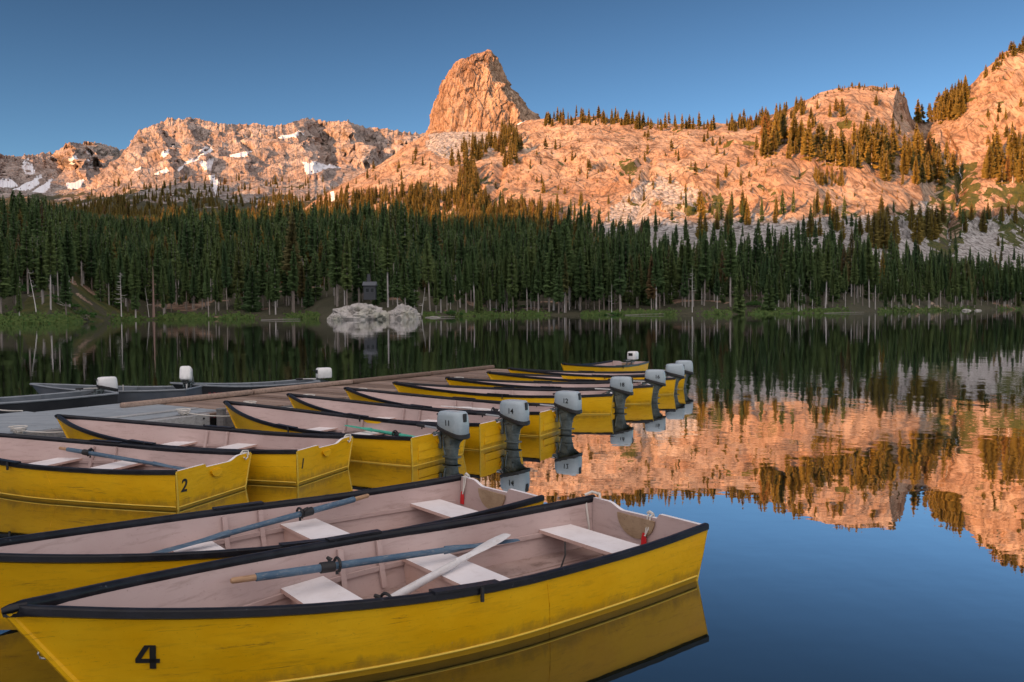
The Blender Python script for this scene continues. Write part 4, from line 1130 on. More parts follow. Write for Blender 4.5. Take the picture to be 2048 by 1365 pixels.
def cabin():
    p = Vector(((740 - 1024) / F_PX * 221, 221, 6.4))
    t_ = thing('cabin', 'small dark wooden cabin among trees above the pale boulders', 'cabin', p, 0.06)
    M['cabin_wall'] = NT('dark_cabin_boards').done((0.045, 0.05, 0.058), 0.8)
    M['cabin_roof'] = NT('grey_cabin_roof').done((0.085, 0.095, 0.11), 0.7)
    M['cabin_glass'] = NT('cabin_window_glass').done((0.02, 0.025, 0.03), 0.12)
    b = MB()
    b.box((-1.5, 0, -1.5), (1.5, 3.0, 2.3))
    for k in range(9): b.box((-1.53, -0.02, -1.4 + k * 0.42), (1.53, -0.003, -1.05 + k * 0.42))
    b.build('wall', M['cabin_wall'], t_)
    r = MB(); r.add([(-1.8, -0.4, 2.3), (1.8, -0.4, 2.3), (1.8, 1.5, 3.3), (-1.8, 1.5, 3.3), (1.8, 3.4, 2.3), (-1.8, 3.4, 2.3), (-1.8, -0.4, 2.2), (1.8, -0.4, 2.2), (1.8, 3.4, 2.2), (-1.8, 3.4, 2.2)],
              [(0, 1, 2, 3), (3, 2, 4, 5), (6, 7, 1, 0), (5, 4, 8, 9), (0, 3, 5, 9, 6), (1, 7, 8, 4, 2)])
    r.build('roof', M['cabin_roof'], t_)
    c = MB(); c.box((-0.7, 1.5, 2.9), (0.1, 2.1, 5.3)); c.build('chimney', M['cabin_wall'], t_)
    for x in (-0.9, 0.35):
        w = MB(); w.box((x, -0.06, 0.5), (x + 0.8, -0.03, 1.5)); wo = w.build('window', M['cabin_glass'], t_)
        f_ = MB()
        for lo, hi in (((x - .08, -0.08, 0.42), (x, -0.021, 1.58)), ((x + .8, -0.08, 0.42), (x + .88, -0.021, 1.58)), ((x, -0.08, 0.42), (x + .8, -0.021, 0.5)), ((x, -0.08, 1.5), (x + .8, -0.021, 1.58))): f_.box(lo, hi)
        f_.build('window_frame', M['cabin_roof'], wo)
cabin()

def leaf_clump(rn, V, F_, c, r, n, flat=0.7, leaf=0.16):
    for _ in range(n):
        a, b = rn.uniform(0, 6.28), math.acos(rn.uniform(-0.2, 1)); k = rn.uniform(0.5, 1.05) * r
        p = Vector((c[0] + math.cos(a) * math.sin(b) * k, c[1] + math.sin(a) * math.sin(b) * k, c[2] + math.cos(b) * k * flat))
        d1_ = Vector((rn.gauss(0, 1), rn.gauss(0, 1), rn.gauss(0, .6))).normalized() * leaf * rn.uniform(.7, 1.5)
        d2_ = d1_.cross(Vector((rn.gauss(0, 1), rn.gauss(0, 1), rn.gauss(0, 1)))).normalized() * leaf * rn.uniform(.4, .7)
        i = len(V); V += [p - d1_, p + d2_, p + d1_, p - d2_]; F_.append((i, i + 1, i + 2, i + 3))
def bush(label, u, v, w, h, seed, mat='willow', group=None, back=2.0):
    p = at(u, v, 0.0); rn = random.Random(seed)
    p = ground_D(u, p.y + back); V, F_ = [], []
    for _ in range(max(5, int(w * 1.6))):
        x = rn.uniform(-.5, .5) * w; hh = h * (1 - (2 * x / w) ** 2 * 0.7) * rn.uniform(.6, 1.0)
        leaf_clump(rn, V, F_, (x, rn.uniform(-1, 1), hh * 0.35), hh * 0.62, 150, 0.85, 0.15)
    t_ = thing('shrub', label, 'shrub', p, 0, group)
    me = to_mesh('foliage', V, F_, [M[mat]]); link(bpy.data.objects.new('foliage', me), t_)
    st = MB()
    for k in range(7): st.tube([(rn.uniform(-.3, .3) * w, 0, -0.3), (rn.uniform(-.45, .45) * w, rn.uniform(-.5, .5), h * 0.7)], [0.05, 0.015], 5)
    st.build('stem', M['bark'], t_)
for k, (u, v, w, h, lb, mt) in enumerate([
        (520, 640, 5, 1.6, 'green willow shrub on the shore left of the boulders', 'willow'), (560, 640, 8, 1.3, 'low wide willow shrub left of the boulders', 'willow'),
        (905, 634, 7, 2.0, 'bright willow shrub at the water right of the boulders', 'willow'), (935, 634, 6, 1.5, 'second willow shrub right of the boulders', 'willow'),
        (985, 632, 7, 1.0, 'low willow shrub near the centre of the far shore', 'willow'), (1060, 631, 9, 1.4, 'wide willow shrub on the shore right of centre', 'willow'),
        (1225, 631, 6, 1.2, 'willow shrub beside the pale bare trunk right of centre', 'willow'), (1510, 628, 10, 2.4, 'tall bright willow clump on the right shore', 'willow'),
        (1545, 627, 9, 1.8, 'lower willow clump beside the tall bright one', 'willow'), (1790, 624, 14, 3.6, 'large willow thicket at the foot of the right shore trees', 'willow'),
        (1830, 623, 12, 2.2, 'willow thicket left of the shore rocks and logs', 'willow'), (2035, 620, 16, 4.0, 'willow thicket at the right edge of the far shore', 'willow'),
        (640, 641, 5, 1.0, 'reddish low brush left of the boulders', 'brush'), (95, 640, 9, 2.0, 'leafy shrub on the left part of the green bank', 'willow'),
        (140, 636, 12, 3.2, 'big leafy shrub crowning the green bank', 'willow'), (185, 640, 10, 2.2, 'leafy shrub on the right slope of the green bank', 'willow'), (60, 645, 7, 1.5, 'low shrub at the left end of the green bank', 'willow'),
        (225, 641, 7, 1.2, 'low leafy shrub between the bank and the bleached dead tree', 'willow')]):
    bush(lb, u, v, w, h, 60 + k, mt, None, 2.0 if k not in (13, 14, 15) else 8.0)

rb = random.Random(77)
for k in range(16):
    x = 52 + 200 * (k + rb.random()) / 16
    bush('leafy shrub in the thicket covering the green bank at the far left', x, 646, rb.uniform(4, 8), rb.uniform(1.0, 2.4), 200 + k, 'willow', 'shrubs on the green bank', rb.uniform(4, 24))
# shoreline grass, one object
V, F_ = [], []
rn = random.Random(5)
for _ in range(15000):
    u = rn.uniform(-200, 2200); D = float(shore_D(u)) + rn.uniform(-2.5, 1) + abs(rn.gauss(0, 4.5))
    if 640 < u < 845: continue
    if math.sin(u * 0.021) + math.sin(u * 0.0531 + 1) + rn.gauss(0, .5) < -0.3: continue
    p = ground_D(u, D)
    if p.z < -0.25: continue
    h = rn.uniform(0.25, 0.7); w = rn.uniform(.15, .5); a = rn.uniform(0, 3.14)
    i = len(V); c_, s_ = math.cos(a) * w, math.sin(a) * w
    V += [(p.x - c_, p.y - s_, p.z - .1), (p.x + c_, p.y + s_, p.z - .1), (p.x + c_ * 1.3 + rn.gauss(0, .1), p.y + s_ * 1.3, p.z + h * .8), (p.x - c_ * .6, p.y - s_ * .6, p.z + h)]
    F_.append((i, i + 1, i + 2, i + 3))
go_ = bpy.data.objects.new('shore_grass', to_mesh('shore_grass', V, F_, [M['grass']])); link(go_)
tag(go_, 'strip of green grass along the far water line', None, None, 'stuff')

for k, (u, v, l, a, lb) in enumerate([(1955, 620, 9, 0.5, 'bleached fallen log slanting into the water on the right shore'), (1972, 619, 8, 0.9, 'steeper fallen log behind the slanting one'),
        (1290, 631, 12, 0.05, 'long pale driftwood log along the shore right of centre'), (1690, 627, 13, 0.03, 'driftwood log along the right shore'), (880, 636, 8, 0.04, 'driftwood log right of the boulders'), (560, 641, 9, 0.03, 'thin driftwood log left of the boulders')]):
    p = at(u, v, 0.0); mb = MB(); mb.tube([(-l / 2, 0, 0.1), (0, .1, .15 + l * .25 * math.sin(a)), (l / 2, 0.2, .1 + l * .5 * math.sin(a))], [.09, .08, .05], 7)
    o = mb.build('fallen_log', M['driftwood'], None, True); o.location = (p.x, p.y + 0.5, 0); tag(o, lb, 'log')

# stream tumbling down the gully at the right
def stream():
    path = [(1893, 282), (1900, 300), (1910, 320), (1918, 345), (1921, 370), (1922, 400), (1919, 425), (1910, 440), (1905, 460), (1900, 480), (1896, 497)]
    rn = random.Random(3); V, F_, prev = [], [], None
    pts = []
    for (xa, ya), (xb, yb) in zip(path[:-1], path[1:]):
        for k in range(8):
            t = k / 8; pts.append((xa + (xb - xa) * t + rn.uniform(-2.2, 2.2), ya + (yb - ya) * t))
    for x, y in pts:
        p = ground_px(x, y)
        w = rn.uniform(0.2, 0.75)
        V += [(p.x - w, p.y - 0.7, p.z + 0.7), (p.x, p.y - 1.1, p.z + 0.95), (p.x + w, p.y - 0.7, p.z + 0.7)]
        n = len(V) - 3
        if prev is not None and rn.random() < 0.72: F_ += [(prev, prev + 1, n + 1, n), (prev + 1, prev + 2, n + 2, n + 1)]
        prev = n
    m = NT('white_water'); c_ = m.noise(m.coord(), 0.7, 4, 0.6)
    m.done(m.ramp(c_, [(0.45, (0.12, 0.13, 0.14)), (0.6, (0.62, 0.64, 0.67))]), 0.4)
    o = bpy.data.objects.new('stream', to_mesh('stream', V, F_, [m.m])); link(o)
    tag(o, 'white stream tumbling down the gully at the right', None, None, 'structure')
stream()

# ------------------------------------------------------------------ rowing boat
BL, ZS, ZM, ZB, RK = 4.30, 0.39, 0.385, 0.57, 0.04
TG = np.array([0, .15, .3, .45, .6, .75, .88, .96, 1.0])
BG = np.array([.605, .665, .695, .715, .64, .485, .275, .105, .020])
BC = np.array([.53, .575, .60, .60, .53, .385, .195, .065, .012])
ZC = np.array([-.035, -.055, -.07, -.075, -.065, -.045, -.02, .01, .03])
def smooth_tab(t, ys):
    """cubic through the table"""
    t = np.clip(t, 0, 1); m = np.gradient(ys, TG)
    k = np.clip(np.searchsorted(TG, t, side='right') - 1, 0, len(TG) - 2)
    h = TG[k + 1] - TG[k]; s = (t - TG[k]) / h
    return ((1 + 2 * s) * (1 - s) ** 2) * ys[k] + s * (1 - s) ** 2 * h * m[k] + s * s * (3 - 2 * s) * ys[k + 1] + s * s * (s - 1) * h * m[k + 1]
def zg(t): return ZS * (1 - t) * (1 - 2 * t) + 4 * ZM * t * (1 - t) + ZB * t * (2 * t - 1)
def gun(t, sd, off=0.0): return Vector((t * BL, sd * max(float(smooth_tab(t, BG)) - off, 0.004), float(zg(t))))
def chi(t, sd, off=0.0): return Vector((RK + t * (BL - RK - .36), sd * max(float(smooth_tab(t, BC)) - off, 0.003), float(smooth_tab(t, ZC))))
def side(t, v, sd, off=0.0):
    """point on the side: v = 0 chine, 1 gunwale, slightly rounded outwards"""
    a, b = chi(t, sd, off), gun(t, sd, off)
    p = a.lerp(b, v); bulge = 0.018 * 4 * v * (1 - v) * min(1, (1 - t) * 5)
    return p + Vector((0, sd * bulge, 0))
def side_at(x, z, sd, off=0.0):
    """t, v of the inner side at lengthwise x and height z"""
    t, v = x / BL, 0.5
    for _ in range(14):
        a, b = chi(t, sd), gun(t, sd)
        v = (z - a.z) / (b.z - a.z)
        p = side(t, v, sd, off); t += (x - p.x) / BL
    return t, v, side(t, v, sd, off)
TS = [0, .04, .1, .16, .22, .28, .34, .4, .46, .52, .58, .64, .7, .75, .8, .84, .88, .91, .94, .965, .985, 1.0]
def ztop(y):
    """upper edge of the transom: shoulders and the shallow cut for a motor"""
    if y > .17: d = 0.0
    elif y > .145: d = .036 * (.17 - y) / .025
    elif y > -.23: d = .036 + .008 * (.145 - y) / .375
    elif y > -.40:
        s = (y + .40) / .17; d = .044 * s * s * (3 - 2 * s)
    else: d = 0.0
    return ZS + 0.012 - d

def boat_meshes():
    """builds one boat's parts and returns [(name, mesh object)] under a temporary root"""
    root = thing('rowboat', 'boat', 'rowboat')
    VS = [0, .06, .2, .4, .6, .8, .93, 1.0]
    mb = MB()
    for sd in (1, -1):
        mb.grid([[side(t, v, sd) for v in VS] for t in TS], 0, flip=(sd < 0))
    mb.grid([[chi(t, 1).lerp(chi(t, -1), k / 6) for k in range(7)] for t in TS], 0)
    # a slim lip along the chine, paler where the paint has rubbed
    for sd in (1, -1):
        mb.tube([side_at(x, .028, sd)[2] + Vector((0, sd * .003, 0)) for x in np.linspace(.05, 3.75, 26)], .0075, 6, 1)
    # butt seam down the side panel
    for sd in (1, -1):
        mb.tube([side(.37, v, sd) + Vector((0, sd * .001, 0)) for v in (.05, .3, .6, .9)], .0022, 5, 0)
    stem = [side(1.0, v, 0) for v in (0, .3, .6, 1.0)]
    mb.tube([p + Vector((0.012, 0, 0)) for p in stem], [.024] * 4, 8, 0)
    hull = mb.build('hull', [M['yellow'], M['yellow_lip']], root, True, 40)
    # inner skin and floor
    FZ = 0.015
    mb = MB()
    TI = [.008] + TS[1:-1]
    for sd in (1, -1):
        rows = []
        for t in TI:
            v0 = max(0.02, (FZ - chi(t, sd).z) / (gun(t, sd).z - chi(t, sd).z))
            rows.append([side(t, v0 + (1 - v0) * k / 6, sd, .026 * min(1, (1.0 - t) * 12 + .25)) for k in range(7)])
        mb.grid(rows, 0, flip=(sd > 0))
    mb.build('inner_skin', M['pink'], root, True, 40)
    fl = MB(); rows = []
    for t in TI:
        v0 = max(0.02, (FZ - chi(t, 1).z) / (gun(t, 1).z - chi(t, 1).z)) + 0.01
        a, b = side(t, v0, 1, .024), side(t, v0, -1, .024)
        rows.append([a.lerp(b, k / 6) for k in range(7)])
    fl.grid(rows, 0)
    for y in (-.30, -.18, -.06, .06, .18, .30):
        fl.box((.10, y - .018, FZ), (3.0 if abs(y) > .2 else 3.35, y + .018, FZ + .014), bev=.004)
    fl.build('floor', M['floor'], root)
    # gunwale: rubber rail round both sides, meeting at the bow
    rl = MB()
    tt = [0.0] + TS[1:]
    pts = [gun(t, 1) for t in tt] + [gun(t, -1) for t in tt[::-1][1:]]
    sec = [(-.026, -.020), (-.026, .014), (-.016, .022), (.012, .022), (.024, .014), (.029, -.008), (.022, -.032), (.004, -.036)]
    rings = []
    for i, p in enumerate(pts):
        d_ = (pts[min(i + 1, len(pts) - 1)] - pts[max(i - 1, 0)]); d_.z = 0; d_.normalize()
        o_ = Vector((d_.y, -d_.x, 0))                      # outward
        if i == len(tt) - 1: o_ = Vector((1, 0, 0))
        rings.append([p + o_ * (a_ + .006) + Vector((0, 0, b_ + .006)) for a_, b_ in sec])
    rl.loft(rings)
    bb = gun(1, 1); rl.tube([bb + Vector((-.07, 0, .012)), bb + Vector((.0, 0, .010)), bb + Vector((.034, 0, .004))], [.022, .024, .016], 8)
    gw = rl.build('gunwale', M['rail'], root, True, 50)
    # transom plate with its cut
    ys = sorted(set([-.605, -.56, -.5, -.45, -.40, -.37, -.34, -.315, -.29, -.26, -.23, -.15, -.05, .05, .14, .145, .17, .22, .35, .5, .56, .605]))
    def half(z): # half width at height z
        k = (z - ZC[0]) / (ZS - ZC[0]); return .53 + (.605 - .53) * min(1.0, max(0, k)) + .018 * 4 * max(0, min(1, k)) * (1 - max(0, min(1, k)))
    tr = MB()
    xo = lambda z: RK * (1 - (z - ZC[0]) / (ZS - ZC[0]))
    cols_o, cols_i = [], []
    for y in ys:
        zt = ztop(y); co_, ci_ = [], []
        for k in range(6):
            z = ZC[0] + (zt - ZC[0]) * k / 5
            yy = y / .605 * half(z)
            co_.append(Vector((xo(z) - .004, yy, z))); ci_.append(Vector((xo(z) + .030, yy * .985, z)))
        cols_o.append(co_); cols_i.append(ci_)
    tr.grid(cols_o, 0); tr.grid(cols_i, 1, flip=True)
    tr.grid([[o[-1] for o in cols_o], [i_[-1] for i_ in cols_i]], 3)
    tr.tube([Vector((xo(.02) - .008, y, .024)) for y in (-.535, -.2, .2, .535)], .008, 6, 2)
    tr.tube([Vector((-.006, s_ * .605, ZS)) for s_ in (1,)] + [Vector((RK - .006, .535, ZC[0]))], .010, 6, 2)
    tr.tube([Vector((-.006, -.605, ZS)), Vector((RK - .006, -.535, ZC[0]))], .010, 6, 2)
    tp = tr.build('transom', [M['yellow'], M['pink'], M['yellow_lip'], M['seat']], root, True, 35)
    # half-round wear plates below the cut, outside and inside
    pd = MB()
    def half_disc(x0, x1, r, yc, ztp, mi):
        n = 14; ra = [Vector((x0, yc + r * math.cos(math.pi * k / n), ztp - r * 0.85 * math.sin(math.pi * k / n))) for k in range(n + 1)]
        rb = [Vector((x1, p.y, p.z)) for p in ra]
        pd.add(ra + rb, [tuple(range(n + 1)), tuple(range(2 * n + 1, n, -1))] + [(k, k + n + 1, k + n + 2, k + 1) for k in range(n)] + [(0, n, 2 * n + 1, n + 1)], mi)
    half_disc(-.022, -.006, .085, .0, ZS - .075, 0)
    half_disc(.046, .060, .20, -.06, ZS - .045, 1)
    pd.build('motor_pad', [M['yellow'], M['pad']], tp)
    # seats
    def thwart(x0, x1, z=.215):
        s_ = MB()
        a, b = [side_at(x, z, sd, .03)[2] for x in (x0, x1) for sd in (1, -1)][:2], [side_at(x1, z, sd, .03)[2] for sd in (1, -1)]
        a = [side_at(x0, z, sd, .03)[2] for sd in (1, -1)]
        vs = [Vector((x0, a[0].y, z)), Vector((x0, a[1].y, z)), Vector((x1, b[1].y, z)), Vector((x1, b[0].y, z))]
        lo = [v_ - Vector((0, 0, .026)) for v_ in vs]
        s_.add(vs, [(0, 1, 2, 3)], 0)
        s_.add(lo, [(3, 2, 1, 0)], 1)
        s_.add(vs + lo, [(0, 4, 5, 1), (2, 6, 7, 3)], 1)
        return s_.build('seat', [M['seat'], M['seat_edge']], root)
    thwart(.27, .58); thwart(1.50, 1.82); thwart(2.44, 2.76)
    for nm, xs in (('seat_panel', 1.80), ('seat_panel', 2.70)):
        b_ = MB()
        wl_ = [side_at(xs, z, 1, .03)[2].y for z in (FZ + .02, .19)]
        b_.add([Vector((xs, -wl_[0], FZ)), Vector((xs, wl_[0], FZ)), Vector((xs, wl_[1], .189)), Vector((xs, -wl_[1], .189)),
                Vector((xs - .02, -wl_[0], FZ)), Vector((xs - .02, wl_[0], FZ)), Vector((xs - .02, wl_[1], .189)), Vector((xs - .02, -wl_[1], .189))],
               [(0, 1, 2, 3), (7, 6, 5, 4), (0, 3, 7, 4), (1, 5, 6, 2)])
        b_.build(nm, M['seat_edge'], root)
    b_ = MB()
    for x in (.42, 1.6): b_.box((x - .02, -.02, FZ), (x + .02, .02, .189))
    b_.build('seat_post', M['pink'], root)
    # side stringers under the seats, ribs and the oarlock pads on the rail
    for sd in (1, -1):
        st = MB()
        xs = np.linspace(.12, 3.3, 24); pp = [side_at(x, .175, sd, .034)[2] for x in xs]
        rg = [[p + Vector((0, -sd * .0, .016)), p + Vector((0, -sd * .020, .016)), p + Vector((0, -sd * .020, -.016)), p + Vector((0, 0, -.016))] for p in pp]
        st.loft(rg); st.build('side_stringer', M['pink'], root)
        for x in (1.99, 2.30):
            r_ = MB(); q = [side_at(x, z, sd, .036)[2] for z in (.05, .15, .25, .36)]
            r_.loft([[p + Vector((-.019, 0, 0)), p + Vector((.019, 0, 0)), p + Vector((.019, -sd * .026, 0)), p + Vector((-.019, -sd * .026, 0))] for p in q])
            r_.build('rib', M['pink'], root)
        pdk = MB(); q = [side_at(x, .39, sd, 0)[2] for x in (1.95, 2.1, 2.25, 2.37)]
        pdk.loft([[Vector((p.x, p.y - sd * .035, zg(p.x / BL) + .026)), Vector((p.x, p.y + sd * .034, zg(p.x / BL) + .026)), Vector((p.x, p.y + sd * .034, zg(p.x / BL) + .040)), Vector((p.x, p.y - sd * .035, zg(p.x / BL) + .040))] for p in q])
        pk = pdk.build('oarlock_pad', M['rail'], root)
        sk = MB(); p = side_at(2.08, .36, sd, 0)[2]
        sk.tube([p + Vector((0, sd * .036, -.03)), p + Vector((0, sd * .036, .04)), p + Vector((0, sd * .036, .056))], .012, 8)
        sk.build('oarlock_socket', M['grip'], pk, True)
    # bow eye
    e = MB(); p = side(1.0, .55, 0); e.tube([p + Vector((.02, 0, 0)) + Vector((.028 * math.sin(k * .785), 0, .03 * math.cos(k * .785))) for k in range(9)], .006, 6)
    e.build('bow_ring', M['metal'], root, True)
    return root
M['pad'] = worn_paint('brown_motor_pad_board', (0.30, 0.20, 0.12), (0.12, 0.07, 0.04), (0.42, 0.30, 0.19), 0.6, 9.0, 0.6)
M['seat_edge'] = worn_paint('salmon_seat_edge', (0.54, 0.36, 0.30), (0.28, 0.17, 0.13), (0.58, 0.42, 0.37), 0.55, 5.0, 0.4)
boat0 = boat_meshes()

def place_boat(x, y, deg, label, first=[True], scale=1.0, zoff=0.0, group='yellow rowboats along the dock', trim=0.0):
    b = boat0 if first[0] else copy_tree(boat0)
    first[0] = False
    b.location = (x, y, zoff); b.rotation_euler = (0, trim, R(deg)); b.scale = (scale,) * 3
    tag(b, label, 'rowboat', group)
    return b
def child(o, name):
    return [c for c in o.children if c.name.split('.')[0] == name][0]
def number(parent, me, t, v, sd, mat='black_number', name='number', h=1.0, stern=None, slant=0.0):
    """paint lettering on the side panel (t, v, side) or on the transom (stern = y, z)"""
    o = bpy.data.objects.new(name, me); link(o, parent)
    if stern is not None:
        y, z = stern
        xo = RK * (1 - (z - ZC[0]) / (ZS - ZC[0]))
        ex, ez = Vector((0, -1, 0)), Vector((-RK / (ZS - ZC[0]), 0, 1)).normalized()
        n_ = ex.cross(ez); org = Vector((xo - .006, y, z))
    else:
        org = side(t, v, sd); ex = (side(t - .01 * sd, v, sd) - side(t + .01 * sd, v, sd)).normalized() * 1.0
        ez = (side(t, v + .03, sd) - side(t, v - .03, sd)).normalized(); n_ = ex.cross(ez).normalized(); ez = n_.cross(ex)
        org = org + n_ * 0.003
    o.matrix_local = Matrix(((ex.x, ez.x, n_.x, org.x), (ex.y, ez.y, n_.y, org.y), (ex.z, ez.z, n_.z, org.z), (0, 0, 0, 1))) @ Matrix.Rotation(slant, 4, 'Z')
    if not me.materials: me.materials.append(M[mat])
    return o
def glyph_mesh(polys, depth=0.002):
    mb = MB()
    for p in polys:
        n = len(p); mb.add([(x, y, 0) for x, y in p] + [(x, y, depth) for x, y in p], [tuple(range(n))[::-1], tuple(range(n, 2 * n))] + [(k, (k + 1) % n, n + (k + 1) % n, n + k) for k in range(n)])
    me = bpy.data.meshes.new('number'); me.from_pydata(mb.v, [], mb.f); me.materials.append(M['black_number']); me.update()
    return me

bA = place_boat(1.037, 6.544, -142.99, 'yellow rowboat numbered 4, nearest of all, with a blue and a white oar in it', scale=1.0, zoff=.018)
bB = place_boat(-.12, 7.63, -142.0, 'yellow rowboat between boat 4 and boat 2, with one blue oar and a red tag', zoff=-.01)
bC = place_boat(-3.177, 8.95, 161.0, 'yellow rowboat with the number 2 on its stern, cut by the left picture edge', zoff=0.0)
bD = place_boat(-2.257, 10.128, 159.6, 'yellow rowboat with the number 1 on its stern, no motor', zoff=0.0)
bE = place_boat(-.968, 11.16, 147.4, 'nearest yellow motor rowboat, a green bladed oar inside it', zoff=-.025)
bF = place_boat(-.163, 12.37, 149.4, 'second nearest yellow motor rowboat, beside the green oar boat', zoff=-.02)
bG = place_boat(.704, 13.66, 152.1, 'third nearest yellow motor rowboat, a grey oar along its side', zoff=-.02)
bH = place_boat(1.934, 16.46, 175.6, 'fourth nearest yellow motor rowboat, its motor over bright reflections', zoff=-.02)
bI = place_boat(2.892, 18.22, 184.6, 'fifth nearest yellow motor rowboat in the row', zoff=-.02)
bJ = place_boat(3.684, 20.09, 189.0, 'sixth nearest yellow motor rowboat, just before the lettered one', zoff=-.02)
bK = place_boat(4.16, 21.35, 189.5, 'yellow motor rowboat with black registration letters on its bow', zoff=-.02)
bL = place_boat(3.63, 25.9, -122.5, 'yellow motor rowboat beyond the end of the dock, farthest of all', zoff=-.02)

FOUR = glyph_mesh([[(.012, -.075), (.042, -.075), (.042, .075), (.012, .075)], [(-.055, -.038), (.060, -.038), (.060, -.012), (-.055, -.012)],
                   [(-.055, -.012), (-.028, -.012), (.016, .075), (-.012, .075)]], .0025)
number(bA, FOUR, .905, .52, 1)
TWO = text_mesh('2', .185, .0015, .004); ONE = text_mesh('I', .17, .0015, .002)
number(bC, TWO, 0, 0, 1, stern=(.47, .23), slant=-.08)
number(bD, ONE, 0, 0, 1, stern=(.47, .23), slant=-.1)
number(bD, ONE, .955, .42, 1, slant=.1)
LET = text_mesh('10  CF 0261', .11, .0015, .003)
number(bK, LET, .80, .62, 1, name='registration_letters')
LET2 = text_mesh('CF 0265', .09, .0015, .002)
number(bJ, LET2, .70, .80, 1, name='registration_letters')
for b in (bE, bF, bG, bH, bI, bJ, bK, bL):             # motor boats carry two planks across the stern
    p = MB()
    p.box((.004, -.46, .20), (.020, .44, .305), mi=0, bev=.003)
    p.box((.010, -.44, .085), (.026, .44, .192), mi=0, bev=.003)
    p.build('stern_planks', M['yellow'], child(b, 'transom'))

# ------------------------------------------------------------------ oars
def oar(x0, y0, z0, x1, y1, z1, boat, label, paint='blue_oar', collar=.62, open_lock=False, group=None):
    """handle end to blade tip in the boat's own frame"""
    Mb = Matrix.Translation(boat.location) @ boat.rotation_euler.to_matrix().to_4x4()
    a, b = Mb @ Vector((x0, y0, z0)), Mb @ Vector((x1, y1, z1))
    d_ = b - a; L_ = d_.length
    t_ = thing('oar', label, 'oar', a, 0, group)
    t_.rotation_mode = 'QUATERNION'; t_.rotation_quaternion = d_.to_track_quat('X', 'Z')
    h = MB(); h.tube([(0, 0, 0), (.01, 0, 0), (.10, 0, 0), (.16, 0, 0)], [.013, .018, .019, .019], 10)
    h.build('handle', M['tan_wood'], t_, True)
    s_ = MB(); s_.tube([(.15, 0, 0), (.155, 0, 0), (.4, 0, 0), (.8, 0, 0), (L_ - .62, 0, 0)], [.022, .026, .027, .025, .021], 12)
    s_.build('shaft', M[paint], t_, True)
    bl = MB(); rings = []
    for q in range(9):
        x = L_ - .66 + .66 * q / 8; w = [.020, .024, .032, .042, .050, .054, .055, .050, .036][q]; tk = [.020, .018, .014, .010, .008, .007, .006, .005, .004][q]
        rings.append([(x, -w, 0), (x, -w * .5, tk), (x, 0, tk * 1.5), (x, w * .5, tk), (x, w, 0), (x, w * .5, -tk), (x, 0, -tk * 1.5), (x, -w * .5, -tk)])
    bl.loft(rings); bl.build('blade', M[paint], t_, True)
    c = MB(); cx = collar
    c.tube([(cx - .05, 0, 0), (cx - .045, 0, 0), (cx + .045, 0, 0), (cx + .05, 0, 0)], [.03, .036, .036, .03], 12)
    c.build('collar', M['grip'], t_, True)
    k = MB()
    k.tube([(cx + .07, .045 * math.cos(a_ * .4), .005 + .045 * math.sin(a_ * .4)) for a_ in range(-2, 11)], .010, 7)
    k.tube([(cx + .07, .0, -.03), (cx + .07, -.005, -.055)], .010, 6)
    k.tube([(cx + .04, .03, .03), (cx + .02, .05, .05)], [.018, .010], 7)
    k.build('oarlock', M['grip'], t_, True)
    return t_
oar(3.13, -.36, .38, .96, -.40, .245, bA, 'blue oar with black collar lying along boat 4')
oar(2.50, .16, .20, 1.05, -.41, .30, bA, 'white oar lying across the middle seat of boat 4', 'white_oar', .10)
oar(1.05, -.54, .37, 3.00, -.30, .245, bB, 'blue oar lying in the boat behind boat 4', 'blue_oar', .62)
oar(2.70, -.50, .34, .42, -.18, .245, bC, 'worn blue oar with black oarlock lying in boat 2', 'blue_oar', .50)
oar(3.00, .30, .25, 1.5, .42, .245, bC, 'second blue oar half hidden by the near side of boat 2', 'blue_oar', .5)
oar(.35, -.15, .25, 2.2, -.52, .28, bE, 'green bladed oar lying in the nearest motor boat', 'green_oar', .62)
oar(.7, -.35, .25, 2.5, -.46, .28, bG, 'grey oar lying along the far side of the third nearest motor boat', 'white_oar', .62)

